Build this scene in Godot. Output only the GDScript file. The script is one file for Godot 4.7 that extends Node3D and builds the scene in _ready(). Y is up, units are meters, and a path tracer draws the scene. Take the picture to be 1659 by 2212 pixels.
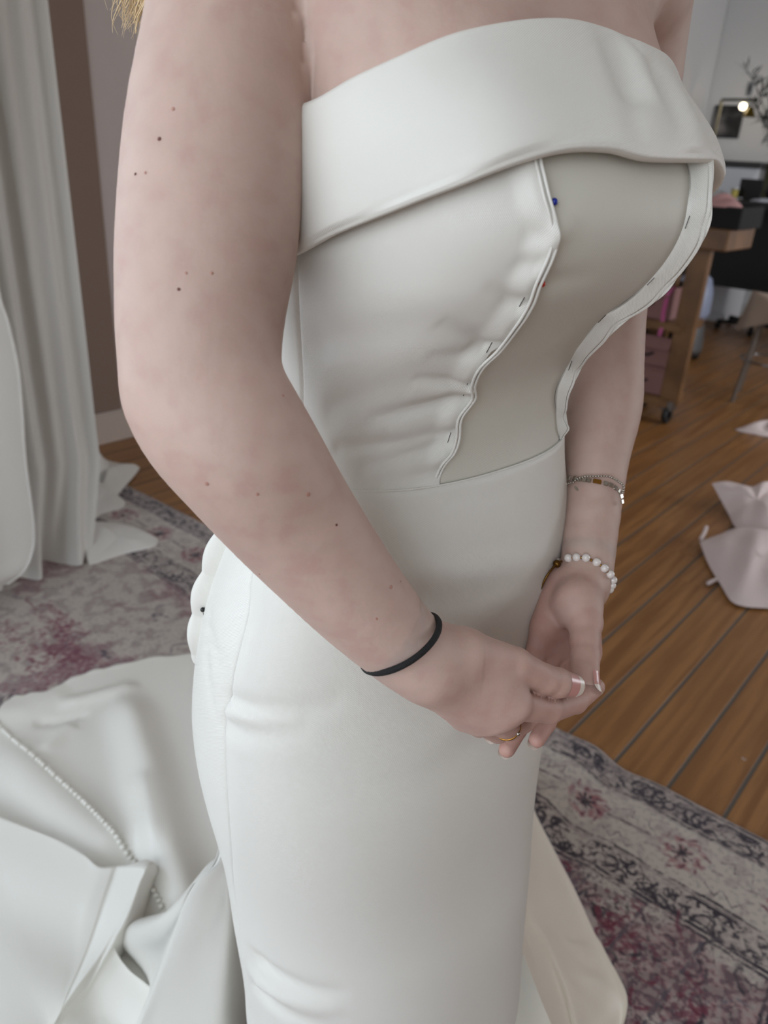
extends Node3D
# A bride at a dress fitting: units are metres, y is up, the camera stands at x = z = 0.

const TURN := -0.6882                      # the room's walls and floorboards are turned by this angle about y
const AXIS := Vector3(0.0393, 0, -0.6266)          # the upright line the bride stands on
const FRONT := Vector3(0.6820, 0, 0.7314)           # the way she faces
const SIDE := Vector3(0.7314, 0, -0.6820)            # her left
var M := {}
var used := {}
var noise := FastNoiseLite.new()

# ---------- naming ----------
func numbered(called: String) -> String:
	used[called] = used.get(called, -1) + 1
	return called if used[called] == 0 else "%s_%03d" % [called, used[called]]

func tag(o: Node, label: String, category: String, group := "") -> Node:
	o.set_meta("label", label)
	o.set_meta("category", category)
	if group: o.set_meta("group", group)
	return o

func thing(called: String, label: String, category: String, at := Vector3.ZERO, turn := 0.0, group := "") -> Node3D:
	var o := Node3D.new()
	o.name = numbered(called)
	add_child(o, true)
	o.position = at
	o.rotation.y = turn
	tag(o, label, category, group)
	return o

func obj(called: String, mesh: Mesh, mat: Material, parent: Node = self, at := Vector3.ZERO) -> MeshInstance3D:
	var o := MeshInstance3D.new()
	o.name = numbered(called) if parent == self else called
	o.mesh = mesh
	if mat: o.material_override = mat
	o.position = at
	o.cast_shadow = GeometryInstance3D.SHADOW_CASTING_SETTING_ON
	parent.add_child(o, true)
	return o

func struct(called: String, mesh: Mesh, mat: Material, at := Vector3.ZERO, turn := 0.0) -> MeshInstance3D:
	var o := obj(called, mesh, mat, self, at)
	o.rotation.y = turn
	o.set_meta("kind", "structure")
	return o

func room(n: float, b: float, y := 0.0) -> Vector3:      # a place in the room's own axes: n across the boards, b along them
	return Vector3(n * 0.7724 + b * 0.6351, y, n * 0.6351 + b * -0.7724)

# ---------- shapes ----------
func new_st() -> SurfaceTool:
	var st := SurfaceTool.new()
	st.begin(Mesh.PRIMITIVE_TRIANGLES)
	return st

func box_into(st: SurfaceTool, c: Vector3, s: Vector3, bev := 0.0, basis := Basis()) -> void:
	# a box with chamfered edges
	var h := s / 2.0
	bev = minf(bev, minf(h.x, minf(h.y, h.z)) * 0.9)
	var pts := []
	st.set_smooth_group(-1)
	if bev <= 0.0:
		for f in [[Vector3(1,0,0), Vector3(0,1,0), Vector3(0,0,1)], [Vector3(-1,0,0), Vector3(0,0,1), Vector3(0,1,0)], [Vector3(0,1,0), Vector3(0,0,1), Vector3(1,0,0)], [Vector3(0,-1,0), Vector3(1,0,0), Vector3(0,0,1)], [Vector3(0,0,1), Vector3(1,0,0), Vector3(0,1,0)], [Vector3(0,0,-1), Vector3(0,1,0), Vector3(1,0,0)]]:
			quad(st, basis * ((f[0] - f[1] - f[2]) * h) + c, basis * ((f[0] - f[1] + f[2]) * h) + c, basis * ((f[0] + f[1] + f[2]) * h) + c, basis * ((f[0] + f[1] - f[2]) * h) + c)
		return
	var g := h - Vector3(bev, bev, bev)
	for ax in 3:
		for sg in [1.0, -1.0]:
			var n := Vector3.ZERO
			n[ax] = sg
			var u := Vector3.ZERO
			u[(ax + 1) % 3] = 1.0
			var v := Vector3.ZERO
			v[(ax + 2) % 3] = sg
			quad(st, basis * (n * h - u * g - v * g) + c, basis * (n * h - u * g + v * g) + c, basis * (n * h + u * g + v * g) + c, basis * (n * h + u * g - v * g) + c)
	for ax in 3:
		var u := Vector3.ZERO
		u[ax] = 1.0
		for s1 in [1.0, -1.0]:
			for s2 in [1.0, -1.0]:
				var a := Vector3.ZERO
				a[(ax + 1) % 3] = s1
				var b := Vector3.ZERO
				b[(ax + 2) % 3] = s2
				var p := a * h + b * g
				var q := a * g + b * h
				if s1 * s2 > 0: quad(st, basis * (p - u * g) + c, basis * (p + u * g) + c, basis * (q + u * g) + c, basis * (q - u * g) + c)
				else: quad(st, basis * (q - u * g) + c, basis * (q + u * g) + c, basis * (p + u * g) + c, basis * (p - u * g) + c)
	for s1 in [1.0, -1.0]:
		for s2 in [1.0, -1.0]:
			for s3 in [1.0, -1.0]:
				var k := Vector3(s1, s2, s3)
				var a := basis * (k * Vector3(h.x, g.y, g.z)) + c
				var b := basis * (k * Vector3(g.x, h.y, g.z)) + c
				var d := basis * (k * Vector3(g.x, g.y, h.z)) + c
				if s1 * s2 * s3 > 0: tri(st, a, d, b)
				else: tri(st, a, b, d)

func tri(st: SurfaceTool, a: Vector3, b: Vector3, c: Vector3) -> void:
	for p in [a, b, c]:
		st.set_uv(Vector2(p.x + p.z * 0.3, p.y + p.z))
		st.add_vertex(p)

func quad(st: SurfaceTool, a: Vector3, b: Vector3, c: Vector3, d: Vector3) -> void:
	tri(st, a, b, c)
	tri(st, a, c, d)

func boxm(s: Vector3, bev := 0.004, c := Vector3.ZERO) -> ArrayMesh:
	var st := new_st()
	box_into(st, c, s, bev)
	st.generate_normals()
	return st.commit()

func done(st: SurfaceTool) -> ArrayMesh:
	st.generate_normals()
	return st.commit()

# a sheet from rows of points: smooth normals, uv in metres along both ways
func sheet(rows: Array, closed := false, uvs := Vector2.ZERO) -> ArrayMesh:
	var nr := rows.size()
	var nc: int = rows[0].size()
	var v := PackedVector3Array()
	var nm := PackedVector3Array()
	var uv := PackedVector2Array()
	var tg := PackedFloat32Array()
	var ix := PackedInt32Array()
	v.resize(nr * nc)
	nm.resize(nr * nc)
	uv.resize(nr * nc)
	tg.resize(nr * nc * 4)
	var mid: PackedVector3Array = rows[nr / 2]
	var ulen := PackedFloat32Array([0.0])
	for j in range(1, nc): ulen.append(ulen[j - 1] + mid[j].distance_to(mid[j - 1]))
	var vlen := PackedFloat32Array([0.0])
	var mc := nc / 2
	for i in range(1, nr): vlen.append(vlen[i - 1] + rows[i][mc].distance_to(rows[i - 1][mc]))
	for i in nr:
		var row: PackedVector3Array = rows[i]
		var up: PackedVector3Array = rows[maxi(i - 1, 0)]
		var dn: PackedVector3Array = rows[mini(i + 1, nr - 1)]
		for j in nc:
			var jl := j - 1
			var jr := j + 1
			if closed:
				if j == 0: jl = nc - 2
				if j == nc - 1: jr = 1
			else:
				jl = maxi(jl, 0)
				jr = mini(jr, nc - 1)
			var du := row[jr] - row[jl]
			var dv := dn[j] - up[j]
			var n := dv.cross(du)
			if n.length_squared() < 1e-16: n = Vector3.UP
			n = n.normalized()
			var k := i * nc + j
			v[k] = row[j]
			nm[k] = n
			uv[k] = Vector2(ulen[j], vlen[i]) if uvs == Vector2.ZERO else Vector2(float(j) / (nc - 1) * uvs.x, float(i) / (nr - 1) * uvs.y)
			var t := du.normalized()
			tg[k * 4] = t.x
			tg[k * 4 + 1] = t.y
			tg[k * 4 + 2] = t.z
			tg[k * 4 + 3] = 1.0
			if i < nr - 1 and j < nc - 1:
				ix.append_array([k, k + 1, k + nc, k + 1, k + nc + 1, k + nc])
	var a := []
	a.resize(Mesh.ARRAY_MAX)
	a[Mesh.ARRAY_VERTEX] = v
	a[Mesh.ARRAY_NORMAL] = nm
	a[Mesh.ARRAY_TEX_UV] = uv
	a[Mesh.ARRAY_TANGENT] = tg
	a[Mesh.ARRAY_INDEX] = ix
	var m := ArrayMesh.new()
	m.add_surface_from_arrays(Mesh.PRIMITIVE_TRIANGLES, a)
	return m

func crv(p: Array, t: float) -> Variant:                 # Catmull-Rom through the list p, t from 0 to 1
	var x := clampf(t, 0.0, 1.0) * (p.size() - 1)
	var i := mini(int(x), p.size() - 2)
	var f := x - i
	var p1 = p[i]
	var p2 = p[i + 1]
	var p0 = p[i - 1] if i > 0 else p1 * 2.0 - p2
	var p3 = p[i + 2] if i + 2 < p.size() else p2 * 2.0 - p1
	return (p1 * 2.0 + (p2 - p0) * f + (p0 * 2.0 - p1 * 5.0 + p2 * 4.0 - p3) * f * f + (p1 * 3.0 - p0 - p2 * 3.0 + p3) * f * f * f) * 0.5

func tbl(keys: Array, x: float) -> float:                 # [[x, y], ...] read with smooth steps
	if x <= keys[0][0]: return keys[0][1]
	for i in range(1, keys.size()):
		if x <= keys[i][0]:
			var f: float = (x - keys[i - 1][0]) / (keys[i][0] - keys[i - 1][0])
			var y0: float = keys[i - 1][1]
			var y1: float = keys[i][1]
			var m0: float = (keys[i][1] - keys[maxi(i - 2, 0)][1]) / maxf(keys[i][0] - keys[maxi(i - 2, 0)][0], 1e-6) * (keys[i][0] - keys[i - 1][0])
			var e := mini(i + 1, keys.size() - 1)
			var m1: float = (keys[e][1] - keys[i - 1][1]) / maxf(keys[e][0] - keys[i - 1][0], 1e-6) * (keys[i][0] - keys[i - 1][0])
			var f2 := f * f
			var f3 := f2 * f
			return (2 * f3 - 3 * f2 + 1) * y0 + (f3 - 2 * f2 + f) * m0 + (-2 * f3 + 3 * f2) * y1 + (f3 - f2) * m1
	return keys[-1][1]

# a round tube along points; radius a number or a function of t
func tube(pts: PackedVector3Array, r: Variant, sides := 10, closed := false) -> ArrayMesh:
	var rows := []
	var n := pts.size()
	var side := Vector3.ZERO
	for i in n + (1 if closed else 0):
		var k := i % n
		var a := pts[(k - 1 + n) % n] if closed or k > 0 else pts[k]
		var b := pts[(k + 1) % n] if closed or k < n - 1 else pts[k]
		var d := (b - a).normalized()
		if side == Vector3.ZERO:
			side = d.cross(Vector3(0.3, 0.9, 0.2)).normalized()
			if closed and n > 6: side = (pts[k] - centre_of(pts)).cross(d).normalized()
		side = (side - d * side.dot(d)).normalized()
		var w := d.cross(side)
		var rr: float = r.call(float(i) / maxf(n - 1, 1)) if r is Callable else float(r)
		var row := PackedVector3Array()
		for s in sides + 1:
			var an := -TAU * s / sides
			row.append(pts[k] + (side * cos(an) + w * sin(an)) * rr)
		rows.append(row)
	if not closed:
		rows.push_front(same(pts[0], sides + 1))
		rows.append(same(pts[n - 1], sides + 1))
	return sheet(rows, true)

func same(p: Vector3, n: int) -> PackedVector3Array:
	var o := PackedVector3Array()
	o.resize(n)
	o.fill(p)
	return o

func centre_of(p: PackedVector3Array) -> Vector3:
	var c := Vector3.ZERO
	for q in p: c += q
	return c / p.size()

func path(p: Array, n: int) -> PackedVector3Array:
	var o := PackedVector3Array()
	for i in n: o.append(crv(p, float(i) / (n - 1)))
	return o

func lathe(prof: Array, sides := 20, off := Vector3.ZERO) -> ArrayMesh:   # [[radius, height], ...] from the bottom up
	var rows := []
	for q: Array in prof:
		var row := PackedVector3Array()
		for s in sides + 1:
			var an := TAU * s / sides
			row.append(Vector3(cos(an) * q[0], q[1], sin(an) * q[0]) + off)
		rows.append(row)
	return sheet(rows, true)

func ball(r: float, rings := 8) -> SphereMesh:
	var s := SphereMesh.new()
	s.radius = r
	s.height = 2 * r
	s.radial_segments = rings * 2
	s.rings = rings
	return s

# ---------- materials ----------
func mat(c: Color, rough := 0.7, metal := 0.0) -> StandardMaterial3D:
	var m := StandardMaterial3D.new()
	m.albedo_color = c
	m.roughness = rough
	m.metallic = metal
	return m

func noise_tex(freq: float, cols: Array, offs: Array, size := 256, kind := FastNoiseLite.TYPE_SIMPLEX_SMOOTH, oct := 4) -> NoiseTexture2D:
	var n := FastNoiseLite.new()
	n.noise_type = kind
	n.frequency = freq
	n.fractal_octaves = oct
	n.seed = 7
	var t := NoiseTexture2D.new()
	t.width = size
	t.height = size
	t.seamless = true
	t.noise = n
	var g := Gradient.new()
	g.offsets = PackedFloat32Array(offs)
	g.colors = PackedColorArray(cols)
	t.color_ramp = g
	return t

func twill(contrast: float, lean: int, line := 8, over := 8) -> ImageTexture:      # diagonal weave, 8 ribs to the tile
	var s := 64
	var im := Image.create(s, s, false, Image.FORMAT_RGB8)
	for y in s:
		for x in s:
			var w := 0.5 + 0.5 * cos(TAU * (x * line + lean * y * over) / float(s))
			var c := 1.0 - contrast * w * w
			im.set_pixel(x, y, Color(c, c, c))
	return ImageTexture.create_from_image(im)

func satin(c: Color, lean: int, rough: float, line := 8, over := 8, rib := 0.065) -> StandardMaterial3D:
	var m := mat(c, rough)
	m.albedo_texture = twill(rib, lean, line, over)
	m.uv1_scale = Vector3(100, 100, 1)               # a tile is 1 cm: ribs 1.25 mm apart
	m.heightmap_enabled = true
	m.heightmap_texture = twill(1.0, lean, line, over)
	m.heightmap_scale = 0.012 * rib / 0.065
	m.heightmap_flip_texture = false
	m.rim_enabled = true
	m.rim = 0.25
	m.rim_tint = 0.4
	return m

func wood(dark: Color, light: Color, scale: Vector3) -> StandardMaterial3D:
	var m := mat(Color.WHITE, 0.38)
	m.albedo_texture = noise_tex(0.012, [dark, dark.lerp(light, 0.45), light], [0.25, 0.5, 0.8], 256, FastNoiseLite.TYPE_SIMPLEX_SMOOTH, 5)
	m.uv1_triplanar = true
	m.uv1_scale = scale
	return m

func _ready() -> void:
	# camera: a phone held at chest height, tipped down and slightly turned about its own axis
	var cam := Camera3D.new()
	cam.name = "camera"
	add_child(cam)
	cam.transform = Transform3D(Basis(Vector3(0.998362, 0.051914, -0.024054), Vector3(-0.057216, 0.905851, -0.419714), Vector3(-0.000000, 0.420402, 0.907338)), Vector3(0, 1.2700, 0))
	var lens := CameraAttributesPhysical.new()
	lens.frustum_focal_length = 18.2278
	lens.frustum_focus_distance = 0.56
	lens.exposure_aperture = 5.0633
	lens.frustum_near = 0.05
	lens.frustum_far = 60.0
	cam.attributes = lens
	cam.fov = 66.7165
	cam.current = true
	# overcast sky outside the shop window
	var we := WorldEnvironment.new()
	var env := Environment.new()
	var sky := Sky.new()
	var sm := ProceduralSkyMaterial.new()
	sm.sky_top_color = Color(0.86, 0.92, 1.0)
	sm.sky_horizon_color = Color(0.92, 0.95, 1.0)
	sm.ground_bottom_color = Color(0.45, 0.44, 0.42)
	sm.ground_horizon_color = Color(0.55, 0.54, 0.52)
	sm.sky_energy_multiplier = 1.6
	sky.sky_material = sm
	env.background_mode = Environment.BG_SKY
	env.sky = sky
	env.tonemap_mode = Environment.TONE_MAPPER_LINEAR
	env.tonemap_exposure = 0.95
	env.sdfgi_enabled = true
	env.ssao_enabled = true
	env.ssil_enabled = true
	we.environment = env
	add_child(we)
	# daylight: one soft light as large as the glass just inside each window
	daylight("side_window_daylight", room(-3.02, -1.05, 1.90), room(0.0, -1.05, 1.90), Vector2(2.3, 2.0), 2.7, Color(0.88, 0.95, 1.0))
	daylight("shop_window_daylight", room(0.1, -2.36, 1.95), room(0.1, 5.0, 1.95), Vector2(3.9, 1.9), 6.4, Color(0.94, 0.975, 1.0))
	daylight("far_window_daylight", room(2.52, 5.2, 1.6), room(0.0, 5.2, 1.6), Vector2(2.3, 1.7), 9.5, Color(0.97, 0.98, 1.0))
	M.nail = mat(Color(0.76, 0.55, 0.52), 0.28)
	M.nail_tip = mat(Color(0.84, 0.79, 0.74), 0.3)
	build_room()
	build_rug()
	build_curtain()
	build_dress()
	build_person()
	build_jewels()
	build_pins()
	build_back()

# ---------- the room ----------
func build_room() -> void:
	var dusk := mat(Color(0.73, 0.685, 0.665), 0.85)
	var pale := mat(Color(0.80, 0.80, 0.80), 0.85)
	var brown := mat(Color(0.50, 0.42, 0.37), 0.8)
	var trim_paint := mat(Color(0.72, 0.66, 0.61), 0.5)
	# floor: dark caulk bed, one mesh per board
	var bed := struct("floor", boxm(Vector3(6.2, 0.08, 10.7), 0.0), mat(Color(0.33, 0.30, 0.27), 0.6), room(-0.4, 2.85, -0.0412), TURN)
	var tones := []
	var rg := RandomNumberGenerator.new()
	rg.seed = 11
	for k in 5:
		var d := Color(0.52, 0.35, 0.185).lerp(Color(0.49, 0.32, 0.16), rg.randf())
		var l := Color(0.61, 0.435, 0.25).lerp(Color(0.575, 0.395, 0.215), rg.randf())
		var m := wood(d, l, Vector3(9.0, 2.0, 0.55))
		m.uv1_offset = Vector3(rg.randf(), rg.randf(), rg.randf())
		tones.append(m)
	var pitch := 0.1256
	var first := -0.1456 - pitch * 26.0
	var shapes := {}
	for i in 47:
		var n := first + pitch * i
		var b := -2.45
		while b < 8.10:
			var ln: float = [2.4, 3.6, 4.8][rg.randi() % 3]
			if b == -2.45: ln = 0.6 + rg.randf() * 1.5
			ln = snappedf(minf(ln, 8.14 - b), 0.1)
			if not shapes.has(ln): shapes[ln] = boxm(Vector3(pitch - 0.0088, 0.012, ln - 0.001), 0.0005)
			var o := obj("board", shapes[ln], tones[rg.randi() % 5], bed)
			var p := room(n, b + ln / 2.0, -0.006) - bed.position
			o.position = p.rotated(Vector3.UP, -TURN)
			b += ln
	# walls have thickness; daylight comes in through the shop window behind the camera's left shoulder
	wall_open("wall_left", -3.16, dusk, -1.05, 2.4, 1.90, 2.1, "window_2", 2)
	struct("wall_back", boxm(Vector3(6.3, 3.1, 0.12), 0.0), pale, room(-0.4, 8.20, 1.55), TURN)
	wall_open("wall_right", 2.66, mat(Color(0.66, 0.61, 0.57), 0.85), 5.2, 2.4, 1.6, 1.8, "window_3", 2)
	struct("ceiling", boxm(Vector3(6.3, 0.12, 10.8), 0.0), mat(Color(0.86, 0.86, 0.85), 0.9), room(-0.4, 2.85, 3.12), TURN)
	var wf := new_st()
	for q in [[Vector3(0, -1.075, 0), Vector3(6.3, 0.95, 0.14)], [Vector3(0, 1.475, 0), Vector3(6.3, 0.15, 0.14)], [Vector3(-2.325, 0.4, 0), Vector3(1.65, 2.0, 0.14)], [Vector3(2.825, 0.4, 0), Vector3(0.65, 2.0, 0.14)]]:
		box_into(wf, q[0], q[1], 0.003)
	struct("wall_front", done(wf), pale, room(-0.4, -2.45, 1.55), TURN)
	var win := struct("window_1", frame_mesh(4.0, 2.0, 0.06, 0.08, 3), mat(Color(0.85, 0.85, 0.84), 0.45), room(0.1, -2.45, 1.95), TURN)
	var glass := mat(Color(0.95, 0.98, 1.0, 0.06), 0.02)
	glass.transparency = BaseMaterial3D.TRANSPARENCY_ALPHA
	for k in 3:
		obj("pane", boxm(Vector3(1.24, 1.88, 0.006), 0.0), glass, win, Vector3(-1.32 + 1.32 * k, 0, 0))
	var bb := new_st()
	box_into(bb, Vector3(0, 0.06, 0), Vector3(0.018, 0.12, 10.6), 0.003)
	box_into(bb, Vector3(-0.003, 0.132, 0), Vector3(0.012, 0.024, 10.6), 0.005)
	struct("baseboard_left", done(bb), trim_paint, room(-3.091, 2.85), TURN)
	struct("baseboard_back", boxm(Vector3(5.9, 0.12, 0.018), 0.003), mat(Color(0.75, 0.75, 0.74), 0.5), room(-0.4, 8.13, 0.06), TURN)
	struct("trim_2", boxm(Vector3(0.016, 3.06, 3.6), 0.003), pale, room(-3.083, 6.33, 1.555), TURN)
	struct("trim_1", boxm(Vector3(0.016, 2.9, 0.935), 0.004), brown, room(-3.090, 1.367, 1.597), TURN)

func wall_open(called: String, n: float, m: Material, b: float, w: float, y: float, h: float, win_name: String, bays: int) -> void:
	# a long wall with one window: b, y the middle of the opening, w, h its size
	var st := new_st()
	var z := 2.85 - b
	var yy := y - 1.55
	box_into(st, Vector3(0, (yy + h / 2 + 1.55) / 2, z), Vector3(0.14, 1.55 - yy - h / 2, w), 0.0)
	box_into(st, Vector3(0, (yy - h / 2 - 1.55) / 2, z), Vector3(0.14, yy - h / 2 + 1.55, w), 0.0)
	box_into(st, Vector3(0, 0, (z + w / 2 + 5.35) / 2), Vector3(0.14, 3.1, 5.35 - z - w / 2), 0.0)
	box_into(st, Vector3(0, 0, (z - w / 2 - 5.35) / 2), Vector3(0.14, 3.1, z - w / 2 + 5.35), 0.0)
	struct(called, done(st), m, room(n, 2.85, 1.55), TURN)
	var win := struct(win_name, frame_mesh(w, h, 0.06, 0.08, bays), mat(Color(0.85, 0.85, 0.84), 0.45), room(n, b, y), TURN + PI / 2)
	var glass := mat(Color(0.95, 0.98, 1.0, 0.06), 0.02)
	glass.transparency = BaseMaterial3D.TRANSPARENCY_ALPHA
	var pw := (w - 0.06) / bays
	for k in bays:
		obj("pane", boxm(Vector3(pw - 0.06, h - 0.12, 0.006), 0.0), glass, win, Vector3((k - (bays - 1) / 2.0) * pw, 0, 0))

func daylight(called: String, at: Vector3, towards: Vector3, size: Vector2, energy: float, tone: Color) -> void:
	var day := AreaLight3D.new()
	day.name = called
	day.area_size = size
	day.light_color = tone
	day.light_energy = energy
	day.area_range = 20.0
	day.area_attenuation = 2.0
	day.shadow_enabled = true
	add_child(day)
	day.position = at
	day.look_at(towards)

func frame_mesh(w: float, h: float, t: float, d: float, bays: int) -> ArrayMesh:
	var st := new_st()
	box_into(st, Vector3(0, h / 2 - t / 2, 0), Vector3(w, t, d), 0.004)
	box_into(st, Vector3(0, -h / 2 + t / 2, 0), Vector3(w, t, d), 0.004)
	for k in bays + 1:
		box_into(st, Vector3((w - t) * (float(k) / bays - 0.5), 0, 0), Vector3(t, h - 2 * t, d), 0.004)
	return done(st)

# ---------- rug ----------
var rug_im: Image
const RUG_W := 3.4
const RUG_D := 2.5
const RUG_PX := 420.0

func ink(u: float, t: float, r: float, c: Color, a := 0.8) -> void:      # a worn dab of dye at u along the edge, t in from it
	var cx := int(u * RUG_PX)
	var cy := int(t * RUG_PX)
	var k := int(ceil(r * RUG_PX))
	for y in range(maxi(cy - k, 0), mini(cy + k + 1, rug_im.get_height())):
		for x in range(maxi(cx - k, 0), mini(cx + k + 1, rug_im.get_width())):
			if (x - cx) * (x - cx) + (y - cy) * (y - cy) > r * r * RUG_PX * RUG_PX + 0.5: continue
			var wear := noise.get_noise_2d(x * 2.2, y * 2.2) * 0.9 + noise.get_noise_2d(x * 0.35, y * 0.35) * 0.8
			rug_im.set_pixel(x, y, rug_im.get_pixel(x, y).lerp(c, clampf(a * (0.62 + wear), 0.0, 1.0)))

func stroke(pts: Array, r: float, c: Color, a := 0.8) -> void:
	for i in pts.size() - 1:
		var p: Vector2 = pts[i]
		var q: Vector2 = pts[i + 1]
		var n := maxi(1, int(p.distance_to(q) / maxf(r * 1.1, 0.002)))
		for k in n:
			var m := p.lerp(q, float(k) / n)
			ink(m.x, m.y, r, c, a)

func rug_texture() -> ImageTexture:
	var w := int(RUG_W * RUG_PX)
	var h := int(RUG_D * RUG_PX)
	rug_im = Image.create(w, h, false, Image.FORMAT_RGB8)
	var base := Color(0.73, 0.69, 0.65)
	var mauve := Color(0.57, 0.52, 0.505)
	var wine := Color(0.40, 0.17, 0.235)
	var dark := Color(0.185, 0.155, 0.185)
	var grey := Color(0.40, 0.37, 0.40)
	var bytes := PackedByteArray()
	bytes.resize(w * h * 3)
	for y in h:
		var t := y / RUG_PX
		for x in w:
			var a := noise.get_noise_2d(x * 0.9, y * 0.9)
			var b := noise.get_noise_2d(x * 0.12 + 400, y * 0.12)
			var g := noise.get_noise_2d(x * 3.1, y * 3.1 + 90)
			var c := base
			var band := smoothstep(-0.08, 0.2, a + b * 0.5)
			if t < 0.012: c = mauve.lerp(base, 0.35)
			elif t < 0.085: c = base.lerp(mauve, 0.5 + 0.5 * band)
			elif t < 0.245: c = base.lerp(mauve, 0.35 * band)
			elif t < 0.32: c = base.lerp(mauve, 0.3 + 0.4 * band)
			else:
				c = base.lerp(mauve, 0.15 + 0.55 * band)
				var p := smoothstep(0.02, 0.32, b + 0.25 * a + (0.22 if x > w * 0.66 else -0.10))
				c = c.lerp(wine, p * (0.30 + 0.5 * g))
				c = c.lerp(dark, 0.6 * smoothstep(0.02, 0.4, g + 0.35 * a) * (0.75 if x > w * 0.6 else 0.12))
			c = c.lerp(dark if g < 0 else Color(0.66, 0.61, 0.595), absf(g) * 0.30)
			var o := (y * w + x) * 3
			bytes[o] = int(clampf(c.r, 0, 1) * 255)
			bytes[o + 1] = int(clampf(c.g, 0, 1) * 255)
			bytes[o + 2] = int(clampf(c.b, 0, 1) * 255)
	rug_im = Image.create_from_data(w, h, false, Image.FORMAT_RGB8, bytes)
	var rg := RandomNumberGenerator.new()
	rg.seed = 5
	# lines of the border, as far as the rug shows
	for side in 2:                                     # along the long edge, then down the short one
		var ln := RUG_W if side == 0 else RUG_D
		var at := func(u: float, t: float) -> Vector2: return Vector2(u, t) if side == 0 else Vector2(RUG_W - t, u)
		for l in [[0.015, 0.002, dark, 0.45], [0.086, 0.0022, dark, 0.55], [0.092, 0.0015, grey, 0.5], [0.242, 0.0022, dark, 0.6], [0.250, 0.0016, dark, 0.45], [0.318, 0.0035, dark, 0.85], [0.330, 0.002, dark, 0.5]]:
			var pts := []
			for k in 60: pts.append(at.call(ln * k / 59.0, l[0] + 0.0025 * sin(k * 1.7)))
			stroke(pts, l[1], l[2], l[3])
		var u := 0.02
		while u < ln:                                    # scribbled guard bands
			for band in [[0.026, 0.078], [0.256, 0.312]]:
				for c in 2:
					var o := Vector2(u + 0.02 * rg.randf(), lerpf(band[0], band[1], rg.randf()))
					var an := rg.randf() * TAU
					var turn := (rg.randf() - 0.5) * 1.6
					var pts := []
					for k in 9:
						pts.append(at.call(o.x, clampf(o.y, band[0], band[1])))
						o += Vector2(cos(an), sin(an)) * 0.0075
						an += turn + (rg.randf() - 0.5) * 0.8
					stroke(pts, 0.0011 + 0.0011 * rg.randf(), dark, 0.5 + 0.45 * rg.randf())
			u += 0.0095
		u = 0.075
		var odd := 0
		while u < ln:                                     # blossoms with zigzag leaves between
			var o: Vector2 = at.call(u, 0.165)
			for k in 90:
				var an := rg.randf() * TAU
				var r := 0.048 * sqrt(rg.randf())
				ink(o.x + cos(an) * r, o.y + sin(an) * r * 0.9, 0.007, wine.lerp(Color(0.60, 0.40, 0.40), 0.3 + 0.7 * rg.randf()), 0.34)
			for k in 12:
				var an := TAU * k / 12.0
				var r0 := 0.030 + 0.014 * (k % 2)
				stroke([o + Vector2(cos(an), sin(an)) * r0, o + Vector2(cos(an + 0.25), sin(an + 0.25)) * (r0 + 0.012)], 0.0022, wine.lerp(dark, 0.3), 0.5)
			for k in 8:
				var an := TAU * k / 8.0 + 0.2
				stroke([o, o + Vector2(cos(an), sin(an)) * 0.024], 0.0024, dark, 0.9)
			var zz := []
			for q in [[0.070, 0.135], [0.092, 0.118], [0.098, 0.145], [0.128, 0.118], [0.132, 0.142], [0.150, 0.150]]: zz.append(at.call(u + q[0], q[1]))
			stroke(zz, 0.0014, dark, 0.55)
			zz = []
			for q in [[0.060, 0.205], [0.085, 0.225], [0.092, 0.200], [0.120, 0.228], [0.140, 0.196], [0.152, 0.188]]: zz.append(at.call(u + q[0], q[1]))
			stroke(zz, 0.0014, dark, 0.55)
			stroke([at.call(u + 0.055, 0.166), at.call(u + 0.150, 0.164)], 0.0036, mauve.lerp(dark, 0.5), 0.7)
			u += 0.213
			odd += 1
	# the field: right part dense, left part open with single motifs
	for k in 1500:
		var u := RUG_W - 0.34 - rg.randf() * 1.0
		var t := 0.35 + rg.randf() * 0.9
		var pts := [Vector2(u, t)]
		var an := rg.randf() * TAU
		var turn := (rg.randf() - 0.5) * 1.5
		for j in 8:
			pts.append(pts[-1] + Vector2(cos(an), sin(an)) * 0.008)
			an += turn + (rg.randf() - 0.5) * 0.9
		stroke(pts, 0.0010 + 0.0010 * rg.randf(), [dark, wine, grey, dark][k % 4], 0.4 + 0.4 * rg.randf())
	for k in 36:
		var o := Vector2(RUG_W - 0.36 - rg.randf() * 0.9, 0.36 + rg.randf() * 0.8)
		for j in 26: ink(o.x + (rg.randf() - 0.5) * 0.09, o.y + (rg.randf() - 0.5) * 0.07, 0.006, wine, 0.5)
	for k in 7:
		var o := Vector2(RUG_W - 0.45 - 0.11 * k, 0.34)
		stroke([o, o + Vector2(-0.03, 0.34)], 0.0022, grey.lerp(dark, 0.4), 0.7)
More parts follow.
